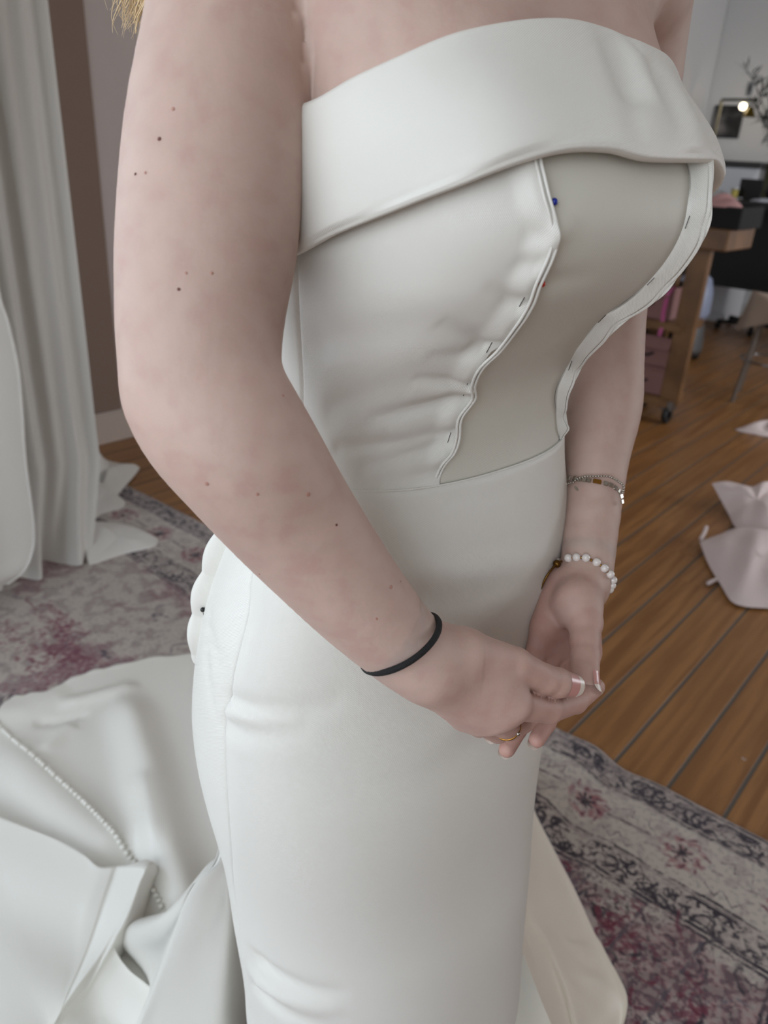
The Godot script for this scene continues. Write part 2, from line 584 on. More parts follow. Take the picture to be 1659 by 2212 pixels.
	for k in 64:
		var o := Vector2(rg.randf() * 2.1, 0.36 + rg.randf() * 0.95)
		var ty := k % 4
		if ty == 0:                                        # a small palmette of spread strokes
			for j in 7:
				var an := -2.6 + j * 0.35
				stroke([o, o + Vector2(cos(an), sin(an)) * 0.032, o + Vector2(cos(an + 0.25), sin(an + 0.25)) * 0.046], 0.003, grey.lerp(dark, 0.35), 0.75)
			ink(o.x - 0.04, o.y + 0.012, 0.008, dark, 0.8)
			ink(o.x + 0.04, o.y + 0.012, 0.008, dark, 0.8)
		elif ty == 1:                                      # angular stem
			stroke([o, o + Vector2(0.05, 0.03), o + Vector2(0.055, 0.07), o + Vector2(0.12, 0.075)], 0.0034, mauve.lerp(wine, 0.35), 0.7)
		elif ty == 2:
			for j in 12: ink(o.x + (rg.randf() - 0.5) * 0.045, o.y + (rg.randf() - 0.5) * 0.03, 0.006, grey.lerp(dark, 0.5), 0.6)
		else:
			stroke([o, o + Vector2(-0.04, 0.02), o + Vector2(-0.07, -0.01), o + Vector2(-0.05, -0.045)], 0.0032, grey.lerp(mauve, 0.4), 0.75)
	for k in 26:                                           # worn wine patches near the left of the rug
		var o := Vector2(1.400 + (rg.randf() - 0.5) * 0.55, 0.747 + (rg.randf() - 0.5) * 0.16)
		for j in 46: ink(o.x + (rg.randf() - 0.5) * 0.12, o.y + (rg.randf() - 0.5) * 0.07, 0.006, wine.lerp(mauve, 0.3 * rg.randf()), 0.34)
	return ImageTexture.create_from_image(rug_im)

func build_rug() -> void:
	noise.noise_type = FastNoiseLite.TYPE_SIMPLEX
	noise.frequency = 0.04
	noise.seed = 3
	var m := mat(Color.WHITE, 0.95)
	m.albedo_texture = rug_texture()
	m.rim_enabled = true
	m.rim = 0.3
	m.texture_repeat = false
	m.uv1_scale = Vector3(1.0 / RUG_W, 1.0 / RUG_D, 1)
	var rows := []
	var n0 := 0.32 - RUG_W
	var edge := func(n: float) -> float: return 1.467 + 0.075 * smoothstep(-0.9, -2.0, n) + 0.004 * sin(n * 5.0) + 0.012 * exp(-pow((n + 0.52) / 0.05, 2.0)) - 0.014 * exp(-pow((n + 0.43) / 0.05, 2.0))
	for i in 26:
		var t := float(i) / 25.0
		var row := PackedVector3Array()
		for j in 160:
			var n := n0 + RUG_W * j / 159.0
			var b: float = lerpf(edge.call(n), 1.467 - RUG_D, t)
			var y := 0.008 + 0.0012 * sin(n * 9.0 + b * 7.0)
			if i == 0: y = 0.001
			elif i == 1:
				b = edge.call(n) - 0.003
				y = 0.0075
			row.append(room(n, b, y))
		rows.append(row)
	tag(obj("rug", sheet(rows), m), "faded mauve and grey oriental rug with a flowered border lying on the boards", "rug")

# ---------- curtain ----------
func build_curtain() -> void:
	var c := mat(Color(0.80, 0.785, 0.757), 0.8)
	c.backlight_enabled = true
	c.backlight = Color(0.22, 0.22, 0.21)
	var root := thing("curtain", "long white curtain at the left, pooling in folds on the rug", "curtain", room(-2.2, 0.99))
	var inv := -root.position
	var rows := []
	for i in 64:
		var h := 2.95 * (1.0 - i / 63.0)
		var row := PackedVector3Array()
		var low := exp(-h / 0.16)
		for j in 220:
			var s := j / 219.0                               # from the camera's side to the far end
			var end := 1.205 - 0.085 * maxf(0.0, 1.0 - h / 0.32)
			var b := lerpf(0.10, end, s)
			var amp := 0.55 + 0.45 * smoothstep(2.6, 0.4, h)
			var f := (0.011 * sin(s * 108.0 + 0.6 * sin(h * 1.1)) + 0.010 * sin(s * 63.0 + h * 0.7) + 0.014 * sin(s * 27.0 + h * 0.5)) * amp
			f += 0.035 * exp(-pow((s - 0.985) / 0.03, 2.0)) * smoothstep(0.45, 0.0, h)
			var y := maxf(h, 0.014 + 0.006 * sin(s * 60.0))
			row.append(room(-2.215 + f + low * (0.035 + 0.035 * sin(s * 47.0 + 1.0)), b, y) + inv)
		rows.append(row)
	obj("panel", sheet(rows), c, root)
	# the hem that lies on the floor, in lobes
	for lobe in [[Vector3(-1.0034, 0.0900, -2.3576), Vector3(-0.9924, 0.0700, -2.3865), Vector3(-0.9402, 0.0500, -2.4241), Vector3(-0.8699, 0.0400, -2.4243), Vector3(-0.8093, 0.0300, -2.3976), Vector3(-0.7740, 0.0160, -2.3835), Vector3(-0.7767, 0.0120, -2.3317), Vector3(-0.8222, 0.0120, -2.2956), Vector3(-0.8688, 0.0130, -2.2582), Vector3(-0.9070, 0.0120, -2.2136), Vector3(-0.9387, 0.0120, -2.1847), Vector3(-0.9652, 0.0500, -2.2349)],
			[Vector3(-1.1502, 0.0700, -2.7571), Vector3(-1.1291, 0.0600, -2.7752), Vector3(-1.0820, 0.0500, -2.7408), Vector3(-1.0409, 0.0400, -2.7067), Vector3(-1.0044, 0.0250, -2.6888), Vector3(-0.9799, 0.0140, -2.6649), Vector3(-0.9835, 0.0120, -2.6223), Vector3(-1.0205, 0.0120, -2.5841), Vector3(-1.0585, 0.0120, -2.5426), Vector3(-1.1027, 0.0400, -2.6107)],
			[Vector3(-1.1960, 0.1300, -2.9237), Vector3(-1.1964, 0.1000, -2.9836), Vector3(-1.1749, 0.0500, -3.0060), Vector3(-1.1173, 0.0400, -2.9929), Vector3(-1.0707, 0.0350, -3.0025), Vector3(-1.0407, 0.0300, -3.0041), Vector3(-1.0307, 0.0150, -2.9498), Vector3(-1.0463, 0.0120, -2.4508), Vector3(-1.0751, 0.0120, -2.7992), Vector3(-1.1352, 0.0300, -2.8088), Vector3(-1.1675, 0.0800, -2.8264)]]:
		fan("hem", lobe, 0.012, c, root, inv)
	# a nearer panel of the same cloth with a stitched edge
	var edge := [Vector3(-0.9007, 2.2164, -2.0851), Vector3(-0.9302, 1.8574, -2.0492), Vector3(-0.9568, 1.5266, -2.0169), Vector3(-0.9776, 1.2475, -1.9915), Vector3(-0.9938, 0.9353, -1.9719), Vector3(-0.9858, 0.8198, -1.9816), Vector3(-0.9808, 0.7104, -1.9876), Vector3(-0.9843, 0.5980, -1.9835), Vector3(-0.9918, 0.4553, -1.9743), Vector3(-0.9932, 0.3306, -1.9726), Vector3(-0.9962, 0.2305, -1.9689), Vector3(-1.0039, 0.1751, -1.9596), Vector3(-1.0242, 0.1236, -1.9348), Vector3(-1.0678, 0.0871, -1.9133)]
	var drape := []
	for i in 90:
		var e: Vector3 = crv(edge, i / 89.0)
		e.y = maxf(e.y, 0.016)
		var row := PackedVector3Array()
		for j in 30:
			var s := j / 29.0
			var q := e + room(0.03 * sin(s * 19.0 + i * 0.03) * s, -0.55 * s, 0.0)
			row.append(q + inv)
		row.reverse()
		drape.append(row)
	obj("panel", sheet(drape), c, root)
	var rim := PackedVector3Array()
	for i in 90:
		var e: Vector3 = crv(edge, i / 89.0)
		e.y = maxf(e.y, 0.016)
		rim.append(e + inv)
	obj("stitched_edge", tube(rim, 0.0045, 7), c, root)

func fan(called: String, outline: Array, puff: float, m: Material, parent: Node, inv := Vector3.ZERO, ripple := 0.004) -> MeshInstance3D:
	# a soft cloth patch inside a closed outline of points in space
	var c := Vector3.ZERO
	for p in outline: c += p / outline.size()
	var rows := []
	var loop := outline.duplicate()
	loop.append(outline[0])
	var nn := outline.size() * 8
	for i in 12:
		var r := 1.0 - i / 11.0
		var row := PackedVector3Array()
		for j in nn + 1:
			var e: Vector3 = crv(loop, float(j) / nn)
			var p := c.lerp(e, r)
			p.y += puff * (1.0 - r * r) + ripple * sin(p.x * 55.0 + p.z * 31.0) * (1.0 - r)
			if i == 0: p.y -= 0.004
			row.append(p + inv)
		rows.append(row)
	return obj(called, sheet(rows, true), m, parent)

# ---------- the figure's outline: rings round AXIS, read by height ----------
const RING_STEP := 0.04
const RING_LOW := 0.24
const RING_FRONT := [0.1174, 0.1250, 0.1394, 0.1567, 0.1713, 0.1718, 0.1661, 0.1605, 0.1555, 0.1496, 0.1420, 0.1368, 0.1341, 0.1321, 0.1273, 0.1177, 0.1055, 0.0980, 0.0962, 0.0912, 0.0847, 0.0785, 0.0856, 0.1158, 0.1521, 0.1667, 0.1511, 0.1181, 0.0992, 0.1099, 0.1153]
const RING_BACK := [0.1016, 0.1024, 0.1040, 0.1065, 0.1097, 0.1117, 0.1144, 0.1189, 0.1243, 0.1293, 0.1350, 0.1436, 0.1529, 0.1599, 0.1634, 0.1605, 0.1528, 0.1457, 0.1370, 0.1276, 0.1192, 0.1097, 0.1063, 0.1090, 0.1117, 0.1143, 0.1114, 0.1067, 0.1019, 0.0971, 0.0924]
const RING_HALF := [0.1500, 0.1500, 0.1500, 0.1500, 0.1500, 0.1500, 0.1520, 0.1547, 0.1573, 0.1600, 0.1640, 0.1680, 0.1720, 0.1757, 0.1783, 0.1810, 0.1837, 0.1800, 0.1700, 0.1579, 0.1436, 0.1382, 0.1403, 0.1467, 0.1525, 0.1575, 0.1600, 0.1600, 0.1600, 0.1600, 0.1600]
const RING_SHIFT := [-0.0312, -0.0318, -0.0330, -0.0346, -0.0364, -0.0367, -0.0368, -0.0375, -0.0381, -0.0376, -0.0372, -0.0388, -0.0410, -0.0419, -0.0408, -0.0359, -0.0287, -0.0235, -0.0182, -0.0128, -0.0088, -0.0055, -0.0032, -0.0017, -0.0008, -0.0004, -0.0001, -0.0001, -0.0000, -0.0000, -0.0000]
const RING_SQUARE := [2.20, 2.21, 2.22, 2.23, 2.24, 2.26, 2.27, 2.28, 2.29, 2.30, 2.30, 2.30, 2.30, 2.30, 2.30, 2.30, 2.30, 2.30, 2.30, 2.30, 2.30, 2.35, 2.43, 2.50, 2.58, 2.66, 2.65, 2.55, 2.85, 2.35, 2.25]

func ring(t: Array, h: float) -> float:
	var x := clampf((h - RING_LOW) / RING_STEP, 0.0, t.size() - 1.0001)
	var i := int(x)
	var f := x - i
	var p1: float = t[i]
	var p2: float = t[mini(i + 1, t.size() - 1)]
	var p0: float = t[maxi(i - 1, 0)]
	var p3: float = t[mini(i + 2, t.size() - 1)]
	return 0.5 * (2 * p1 + (p2 - p0) * f + (2 * p0 - 5 * p1 + 4 * p2 - p3) * f * f + (3 * p1 - p0 - 3 * p2 + p3) * f * f * f)

func spow(x: float, e: float) -> float:
	return signf(x) * pow(absf(x), e)

func skin_at(h: float, deg: float, off := 0.0) -> Vector3:   # the dress surface at a height and an angle from the front (her left is positive)
	var a := deg_to_rad(deg)
	var c := cos(a)
	var s := sin(a)
	var n := ring(RING_SQUARE, h) if c > 0 else 2.1
	var d := (ring(RING_FRONT, h) if c > 0 else ring(RING_BACK, h)) + off
	var flare := 1.0 + maxf(0.0, 0.30 - h) * 1.2
	return AXIS + FRONT * spow(c, 2.0 / n) * d * flare + SIDE * (spow(s, 2.0 / n) * (ring(RING_HALF, h) + off) * flare + ring(RING_SHIFT, h)) + Vector3(0, h, 0)

func out_at(h: float, deg: float) -> Vector3:
	var du := skin_at(h, deg + 1.0) - skin_at(h, deg - 1.0)
	var dv := skin_at(h + 0.004, deg) - skin_at(h - 0.004, deg)
	return du.cross(dv).normalized() * -1.0 if du.cross(dv).dot(skin_at(h, deg) - AXIS - Vector3(0, h, 0)) < 0 else du.cross(dv).normalized()

# ---------- bodies: distance to tapered capsules on a grid, smooth minimum, surface nets ----------
var g_lo: Vector3
var g_n: Vector3i
var g_cell: float
var g_f := PackedFloat32Array()
var g_t := PackedFloat32Array()

func grid(lo: Vector3, hi: Vector3, cell: float) -> void:
	g_lo = lo
	g_cell = cell
	g_n = Vector3i(((hi - lo) / cell).ceil()) + Vector3i.ONE
	g_f.resize(g_n.x * g_n.y * g_n.z)
	g_f.fill(0.2)
	g_t.resize(g_f.size())
	g_t.fill(0.0)

func bone(a: Vector3, b: Vector3, ra: float, rb: float, k: float, tint := 0.0) -> void:
	var m := maxf(ra, rb) + k + g_cell * 2.5
	var lo := Vector3i(((a.min(b) - Vector3(m, m, m) - g_lo) / g_cell).floor()).clamp(Vector3i.ZERO, g_n - Vector3i.ONE)
	var hi := Vector3i(((a.max(b) + Vector3(m, m, m) - g_lo) / g_cell).ceil()).clamp(Vector3i.ZERO, g_n - Vector3i.ONE)
	var ba := b - a
	var inv := 1.0 / maxf(ba.length_squared(), 1e-9)
	var dr := rb - ra
	for z in range(lo.z, hi.z + 1):
		for y in range(lo.y, hi.y + 1):
			var at := (z * g_n.y + y) * g_n.x
			var pa := g_lo + Vector3(lo.x, y, z) * g_cell - a
			for x in range(lo.x, hi.x + 1):
				var t := clampf(pa.dot(ba) * inv, 0.0, 1.0)
				var d := (pa - ba * t).length() - ra - dr * t
				var e := g_f[at + x]
				if d < e + k:
					var h := maxf(k - absf(d - e), 0.0) / k
					g_f[at + x] = minf(d, e) - h * h * k * 0.25
					g_t[at + x] = lerpf(g_t[at + x], tint, clampf(0.5 + 0.5 * (e - d) / k, 0.0, 1.0))
				pa.x += g_cell

func trunk_field() -> void:                                # the bare body under the dress, up to the collar bones
	var lo := Vector3i(((Vector3(-0.22, 0.97, -0.82) - g_lo) / g_cell).floor()).clamp(Vector3i.ZERO, g_n - Vector3i.ONE)
	var hi := Vector3i(((Vector3(0.26, 1.44, -0.36) - g_lo) / g_cell).ceil()).clamp(Vector3i.ZERO, g_n - Vector3i.ONE)
	for y in range(lo.y, hi.y + 1):
		var h := g_lo.y + y * g_cell
		var hc := minf(h, 1.40)
		var fr := ring(RING_FRONT, hc) - 0.007
		var bk := ring(RING_BACK, hc) - 0.007
		var hw := ring(RING_HALF, hc) - 0.007
		var sh := ring(RING_SHIFT, hc)
		if h > 1.33:
			fr = lerpf(fr, 0.055, smoothstep(1.33, 1.45, h))
			hw *= lerpf(1.0, 0.82, smoothstep(1.36, 1.44, h))
		for z in range(lo.z, hi.z + 1):
			for x in range(lo.x, hi.x + 1):
				var q := g_lo + Vector3(x, y, z) * g_cell - AXIS
				var u := q.dot(FRONT)
				var v := q.dot(SIDE) - sh
				var d: float = fr if u > 0 else bk
				var g := pow(pow(absf(u) / d, 2.3) + pow(absf(v) / hw, 2.3), 1.0 / 2.3)
				var dist := (g - 1.0) * minf(d, hw) * 0.95
				dist = maxf(dist, maxf(0.985 - h, h - 1.425))
				var at := (z * g_n.y + y) * g_n.x + x
				g_f[at] = minf(g_f[at], dist)

func net(into: Dictionary, cut_at := Vector3.ZERO, cut_way := Vector3.ZERO) -> void:
	var nx := g_n.x
	var ny := g_n.y
	var nz := g_n.z
	var sy := nx
	var sz := nx * ny
	var id := PackedInt32Array()
	id.resize(g_f.size())
	id.fill(-1)
	var vs: PackedVector3Array = into.v
	var ns: PackedVector3Array = into.n
	var ts: PackedFloat32Array = into.t
	var ix: PackedInt32Array = into.i
	var far := g_cell * 1.8
	var live := PackedInt32Array()
	for z in nz - 1:
		for y in ny - 1:
			var base := z * sz + y * sy
			for x in nx - 1:
				var o := base + x
				var a := g_f[o]
				if a > far or a < -far: continue
				var b := g_f[o + 1]
				var c := g_f[o + sy]
				var d := g_f[o + sy + 1]
				var e := g_f[o + sz]
				var f := g_f[o + sz + 1]
				var g := g_f[o + sz + sy]
				var h := g_f[o + sz + sy + 1]
				var lowest := minf(minf(minf(a, b), minf(c, d)), minf(minf(e, f), minf(g, h)))
				var highest := maxf(maxf(maxf(a, b), maxf(c, d)), maxf(maxf(e, f), maxf(g, h)))
				if lowest >= 0.0 or highest < 0.0: continue
				var s := Vector3.ZERO
				var k := 0
				if (a < 0) != (b < 0): s += Vector3(a / (a - b), 0, 0); k += 1
				if (c < 0) != (d < 0): s += Vector3(c / (c - d), 1, 0); k += 1
				if (e < 0) != (f < 0): s += Vector3(e / (e - f), 0, 1); k += 1
				if (g < 0) != (h < 0): s += Vector3(g / (g - h), 1, 1); k += 1
				if (a < 0) != (c < 0): s += Vector3(0, a / (a - c), 0); k += 1
				if (b < 0) != (d < 0): s += Vector3(1, b / (b - d), 0); k += 1
				if (e < 0) != (g < 0): s += Vector3(0, e / (e - g), 1); k += 1
				if (f < 0) != (h < 0): s += Vector3(1, f / (f - h), 1); k += 1
				if (a < 0) != (e < 0): s += Vector3(0, 0, a / (a - e)); k += 1
				if (b < 0) != (f < 0): s += Vector3(1, 0, b / (b - f)); k += 1
				if (c < 0) != (g < 0): s += Vector3(0, 1, c / (c - g)); k += 1
				if (d < 0) != (h < 0): s += Vector3(1, 1, d / (d - h)); k += 1
				var p := g_lo + (Vector3(x, y, z) + s / k) * g_cell
				if cut_way != Vector3.ZERO and (p - cut_at).dot(cut_way) < -0.012: continue
				id[o] = vs.size()
				live.append(o)
				vs.append(p)
				ns.append(Vector3(b - a + d - c + f - e + h - g, c - a + d - b + g - e + h - f, e - a + f - b + g - c + h - d).normalized())
				ts.append((g_t[o] + g_t[o + sz + sy + 1]) * 0.5)
	for o in live:
		var x := o % nx
		var y := (o / nx) % ny
		var z := o / sz
		var a := g_f[o] < 0.0
		if y > 0 and z > 0 and a != (g_f[o + 1] < 0.0): face(ix, id[o], id[o - sy], id[o - sy - sz], id[o - sz], not a)
		if x > 0 and z > 0 and a != (g_f[o + sy] < 0.0): face(ix, id[o], id[o - sz], id[o - sz - 1], id[o - 1], not a)
		if x > 0 and y > 0 and a != (g_f[o + sz] < 0.0): face(ix, id[o], id[o - 1], id[o - 1 - sy], id[o - sy], not a)
	into.v = vs
	into.n = ns
	into.t = ts
	into.i = ix

func face(ix: PackedInt32Array, a: int, b: int, c: int, d: int, flip: bool) -> void:
	if a < 0 or b < 0 or c < 0 or d < 0: return
	if flip: ix.append_array([a, b, c, a, c, d])
	else: ix.append_array([a, c, b, a, d, c])

func net_mesh(into: Dictionary, plain: Color, flush: Color) -> ArrayMesh:
	var a := []
	a.resize(Mesh.ARRAY_MAX)
	var col := PackedColorArray()
	for t in into.t: col.append(plain.lerp(flush, t))
	a[Mesh.ARRAY_VERTEX] = into.v
	a[Mesh.ARRAY_NORMAL] = into.n
	a[Mesh.ARRAY_COLOR] = col
	a[Mesh.ARRAY_INDEX] = into.i
	var m := ArrayMesh.new()
	m.add_surface_from_arrays(Mesh.PRIMITIVE_TRIANGLES, a)
	return m

func fresh() -> Dictionary:
	return {"v": PackedVector3Array(), "n": PackedVector3Array(), "t": PackedFloat32Array(), "i": PackedInt32Array()}

func chain(p: Array, k: float, tint := 0.0) -> void:      # p: [[joint, radius], ...]
	for i in p.size() - 1: bone(p[i][0], p[i + 1][0], p[i][1], p[i + 1][1], k, tint)

func limb(p: Array, n: int, k := 0.003) -> void:           # one smooth tapering limb through [joint, radius] pairs
	var js := []
	var rs := []
	for q in p:
		js.append(q[0])
		rs.append(q[1])
	for i in n:
		var a: Vector3 = crv(js, float(i) / n)
		var b: Vector3 = crv(js, float(i + 1) / n)
		var ra: float = crv(rs, float(i) / n)
		var rb: float = crv(rs, float(i + 1) / n)
		bone(a, b, ra - k * 0.2, rb - k * 0.2, k)

# ---------- the dress ----------
const NECK := [[-180.0, 1.2620], [-140.0, 1.2680], [-105.0, 1.2800], [-80.3, 1.2933], [-68.5, 1.3037], [-54.7, 1.3144], [-40.8, 1.3257], [-27.7, 1.3335], [-9.3, 1.3421], [-0.2, 1.3441], [8.3, 1.3410], [26.0, 1.3375], [45.0, 1.3290], [62.0, 1.3160], [85.0, 1.2960], [110.0, 1.2800], [140.0, 1.2680], [180.0, 1.2620]]        # [angle, height] of the folded band's upper edge
const CUFF := [[-180.0, 1.1900], [-140.0, 1.1920], [-110.0, 1.1960], [-88.7, 1.2066], [-73.5, 1.2288], [-57.8, 1.2457], [-46.6, 1.2554], [-35.1, 1.2646], [-23.1, 1.2710], [-12.2, 1.2722], [-3.9, 1.2693], [5.0, 1.2699], [19.5, 1.2706], [28.0, 1.2660], [45.0, 1.2550], [62.0, 1.2420], [89.0, 1.2070], [110.0, 1.1960], [140.0, 1.1920], [180.0, 1.1900]]        # and of its lower edge
const PRINCESS := [[1.0518, -23.3], [1.0670, -21.8], [1.0752, -19.4], [1.0871, -18.4], [1.1031, -18.9], [1.1190, -16.2], [1.1318, -19.3], [1.1475, -21.3], [1.1622, -20.1], [1.1804, -21.5], [1.1967, -23.1], [1.2083, -24.2], [1.2271, -24.0], [1.2345, -24.4], [1.2510, -26.9], [1.2644, -27.7]]      # [height, angle] of the pinned seam on her right
const PRINCESS_FAR := [[1.0530, 38.3], [1.0766, 31.1], [1.1004, 22.4], [1.1253, 20.4], [1.1451, 13.1], [1.1714, 7.0], [1.1988, 9.4], [1.2106, 10.0], [1.2345, 10.0], [1.2497, 10.6], [1.2663, 13.1]]
const HIP_SEAM := [[0.000, -97.0], [0.300, -97.0], [0.450, -97.0], [0.512, -97.5], [0.566, -96.4], [0.629, -95.4], [0.714, -88.9], [0.779, -85.9], [0.838, -86.9], [0.870, -88.6], [0.900, -86.5], [0.948, -87.0], [0.981, -91.6], [1.053, -90.0]]
const WAIST := 1.0515
var creases := []

func crease_lines() -> void:                              # [from (height, angle), to, depth, width]
	add_crease(1.1300, -20.8, 1.1355, -39.6, -0.0042, 0.0040)
	add_crease(1.1177, -19.4, 1.1058, -51.2, -0.0057, 0.0060)
	add_crease(1.1243, -20.4, 1.1253, -38.2, 0.0036, 0.0070)
	add_crease(1.0899, -20.8, 1.0817, -66.9, -0.0062, 0.0060)
	add_crease(1.0868, -21.1, 1.0876, -43.3, 0.0039, 0.0060)
	add_crease(1.0816, -21.8, 1.0708, -53.8, -0.0047, 0.0060)
	add_crease(1.1613, -23.4, 1.1753, -41.5, -0.0047, 0.0060)
	add_crease(1.1554, -22.1, 1.1532, -38.5, -0.0031, 0.0060)
	add_crease(1.1936, -25.0, 1.2008, -35.4, -0.0031, 0.0050)
	add_crease(1.0618, -24.6, 1.0585, -45.2, -0.0031, 0.0060)
	add_crease(1.1550, -78.2, 1.1808, -37.8, -0.0026, 0.0140)
	add_crease(1.1099, -71.0, 1.1418, -35.5, -0.0021, 0.0120)
	add_crease(0.8831, -87.1, 0.8976, -45.9, -0.0052, 0.0080)
	add_crease(0.8757, -86.0, 0.8887, -58.2, 0.0042, 0.0070)
	add_crease(0.8634, -86.4, 0.8759, -56.3, -0.0039, 0.0080)
	add_crease(0.9218, -111.1, 0.8979, -87.0, -0.0031, 0.0040)
	add_crease(0.9009, -104.4, 0.8528, -90.5, -0.0026, 0.0040)
	add_crease(0.5827, -84.2, 0.6025, -51.8, -0.0062, 0.0080)
	add_crease(0.5507, -86.4, 0.5791, -54.3, 0.0057, 0.0080)
	add_crease(0.5227, -87.7, 0.5553, -54.9, -0.0062, 0.0090)
	add_crease(1.2047, -23.2, 1.2076, -11.6, -0.0026, 0.0060)
	add_crease(1.2346, -24.2, 1.2420, -20.6, 0.0039, 0.0080)
	add_crease(1.0421, -21.3, 1.0331, 2.6, -0.0013, 0.0040)
	add_crease(0.9918, -28.9, 0.9584, 28.1, 0.0021, 0.0100)
	add_crease(0.9709, -25.4, 0.9371, 26.5, -0.0026, 0.0100)
	add_crease(2.3386, 1.2, 2.2999, -1.3, -0.0048, 0.0060, 0)
	add_crease(2.2999, -1.3, 2.2786, -4.9, -0.0032, 0.0080, 0)
	add_crease(2.3435, 4.7, 2.3322, 6.9, -0.0035, 0.0040, 0)
	add_crease(2.3204, 10.6, 2.2774, 0.8, -0.0035, 0.0080, 0)
	add_crease(2.3293, 5.9, 2.2843, -0.7, 0.0029, 0.0090, 0)
	add_crease(2.3172, 18.7, 2.2783, 7.2, 0.0024, 0.0090, 0)
	add_crease(2.3270, -39.2, 2.3123, -50.2, 0.0016, 0.0160, 0)

func crease(h: float, deg: float) -> float:
	var d := 0.0
	for c in creases:
		var lo: float = c[6]
		if h < lo or h > c[7]: continue
		var p := Vector2(deg * 0.00245, h)
		var a: Vector2 = c[0]
		var ab: Vector2 = c[1]
		var t := clampf((p - a).dot(ab) / ab.length_squared(), 0.0, 1.0)
		var q: float = (p - a - ab * t).length() / c[3]
		if q < 3.0: d += c[2] * exp(-q * q) * (1.0 - 0.75 * t if c[4] > 0 else 1.0)
	return d

func add_crease(h1: float, d1: float, h2: float, d2: float, depth: float, width: float, fades := 1) -> void:
	var a := Vector2(d1 * 0.00245, h1)
	var b := Vector2(d2 * 0.00245, h2)
	creases.append([a, b - a, depth, width, fades, 0, minf(h1, h2) - width * 3, maxf(h1, h2) + width * 3])

func skirt_seam(h: float) -> float:
	return tbl(HIP_SEAM, h)

func neck(deg: float) -> float:
	return tbl(NECK, deg)

func cuff(deg: float) -> float:
	return tbl(CUFF, deg)

func panel(called: String, root: Node, m: Material, left: Callable, right: Callable, top: Callable, low: Callable, cols: int, rows_n: int, lift := 0.0, left_seam := true, right_seam := true, ridge := []) -> void:
	var ts := PackedFloat32Array([0.0, 0.004, 0.009, 0.016, 0.026, 0.04])
	for k in cols: ts.append(lerpf(0.06, 0.94, k / (cols - 1.0)))
	if ridge.is_empty(): ts.append_array(PackedFloat32Array([0.96, 0.974, 0.984, 0.991, 0.996, 1.0]))
	else:
		while ts[-1] > 0.785: ts.remove_at(ts.size() - 1)
		for e in [0.032, 0.028, 0.0245, 0.0215, 0.019, 0.017, 0.0152, 0.0136, 0.012, 0.0105, 0.009, 0.0077, 0.0065, 0.0054, 0.0044, 0.0035, 0.0027, 0.002, 0.0014, 0.0009, 0.0005, 0.0002, 0.0]: ts.append(1.0 - e / 0.155)
	var rows := []
	for i in rows_n + 2:
		var v := clampf((i - 1.0) / (rows_n - 1.0), 0.0, 1.0)
		var row := PackedVector3Array()
		for t in ts:
			var hm := lerpf(WAIST, 1.2, 0.5)
			var d0: float = lerpf(left.call(hm), right.call(hm), t)
			var h := lerpf(top.call(d0), low.call(d0), v)
			var deg: float = lerpf(left.call(h), right.call(h), t)
			var width := absf(right.call(h) - left.call(h)) * 0.00245
			var e := minf(t if left_seam else 9.0, 1.0 - t if right_seam else 9.0) * width
			var groove := 0.0016
			var off: float = lift - groove * exp(-pow(e / 0.0016, 2.0)) + crease(h, deg)
			if ridge: off += ridge_height((1.0 - t) * 0.155, h, ridge)
			if absf(v - 1.0) < 1e-6 and i == rows_n + 1: off -= 0.004
			if i == 0: off -= 0.004
			var p := skin_at(h, deg, 0.0)
			row.append(p + out_at(h, deg) * off)
		rows.append(row)
	obj(called, sheet(rows), m, root)

func ridge_height(e: float, h: float, pinned: Array) -> float:      # cloth gathered to a pinned ridge, e metres in from its edge
	var low := smoothstep(WAIST + 0.004, WAIST + 0.03, h)
	var y := 0.0046 * smoothstep(0.021, 0.004, e) * (0.25 + 0.75 * low)
	var pinch := 0.0
	for hp in pinned: pinch += exp(-pow((h - hp) / 0.0065, 2.0))
	y += 0.0013 * (0.6 - 1.9 * minf(pinch, 1.0)) * smoothstep(0.024, 0.012, e) * smoothstep(0.004, 0.009, e) * low
	return y - 0.0045 * smoothstep(0.0012, 0.0, e) - 0.002 * smoothstep(0.0006, 0.0, e)

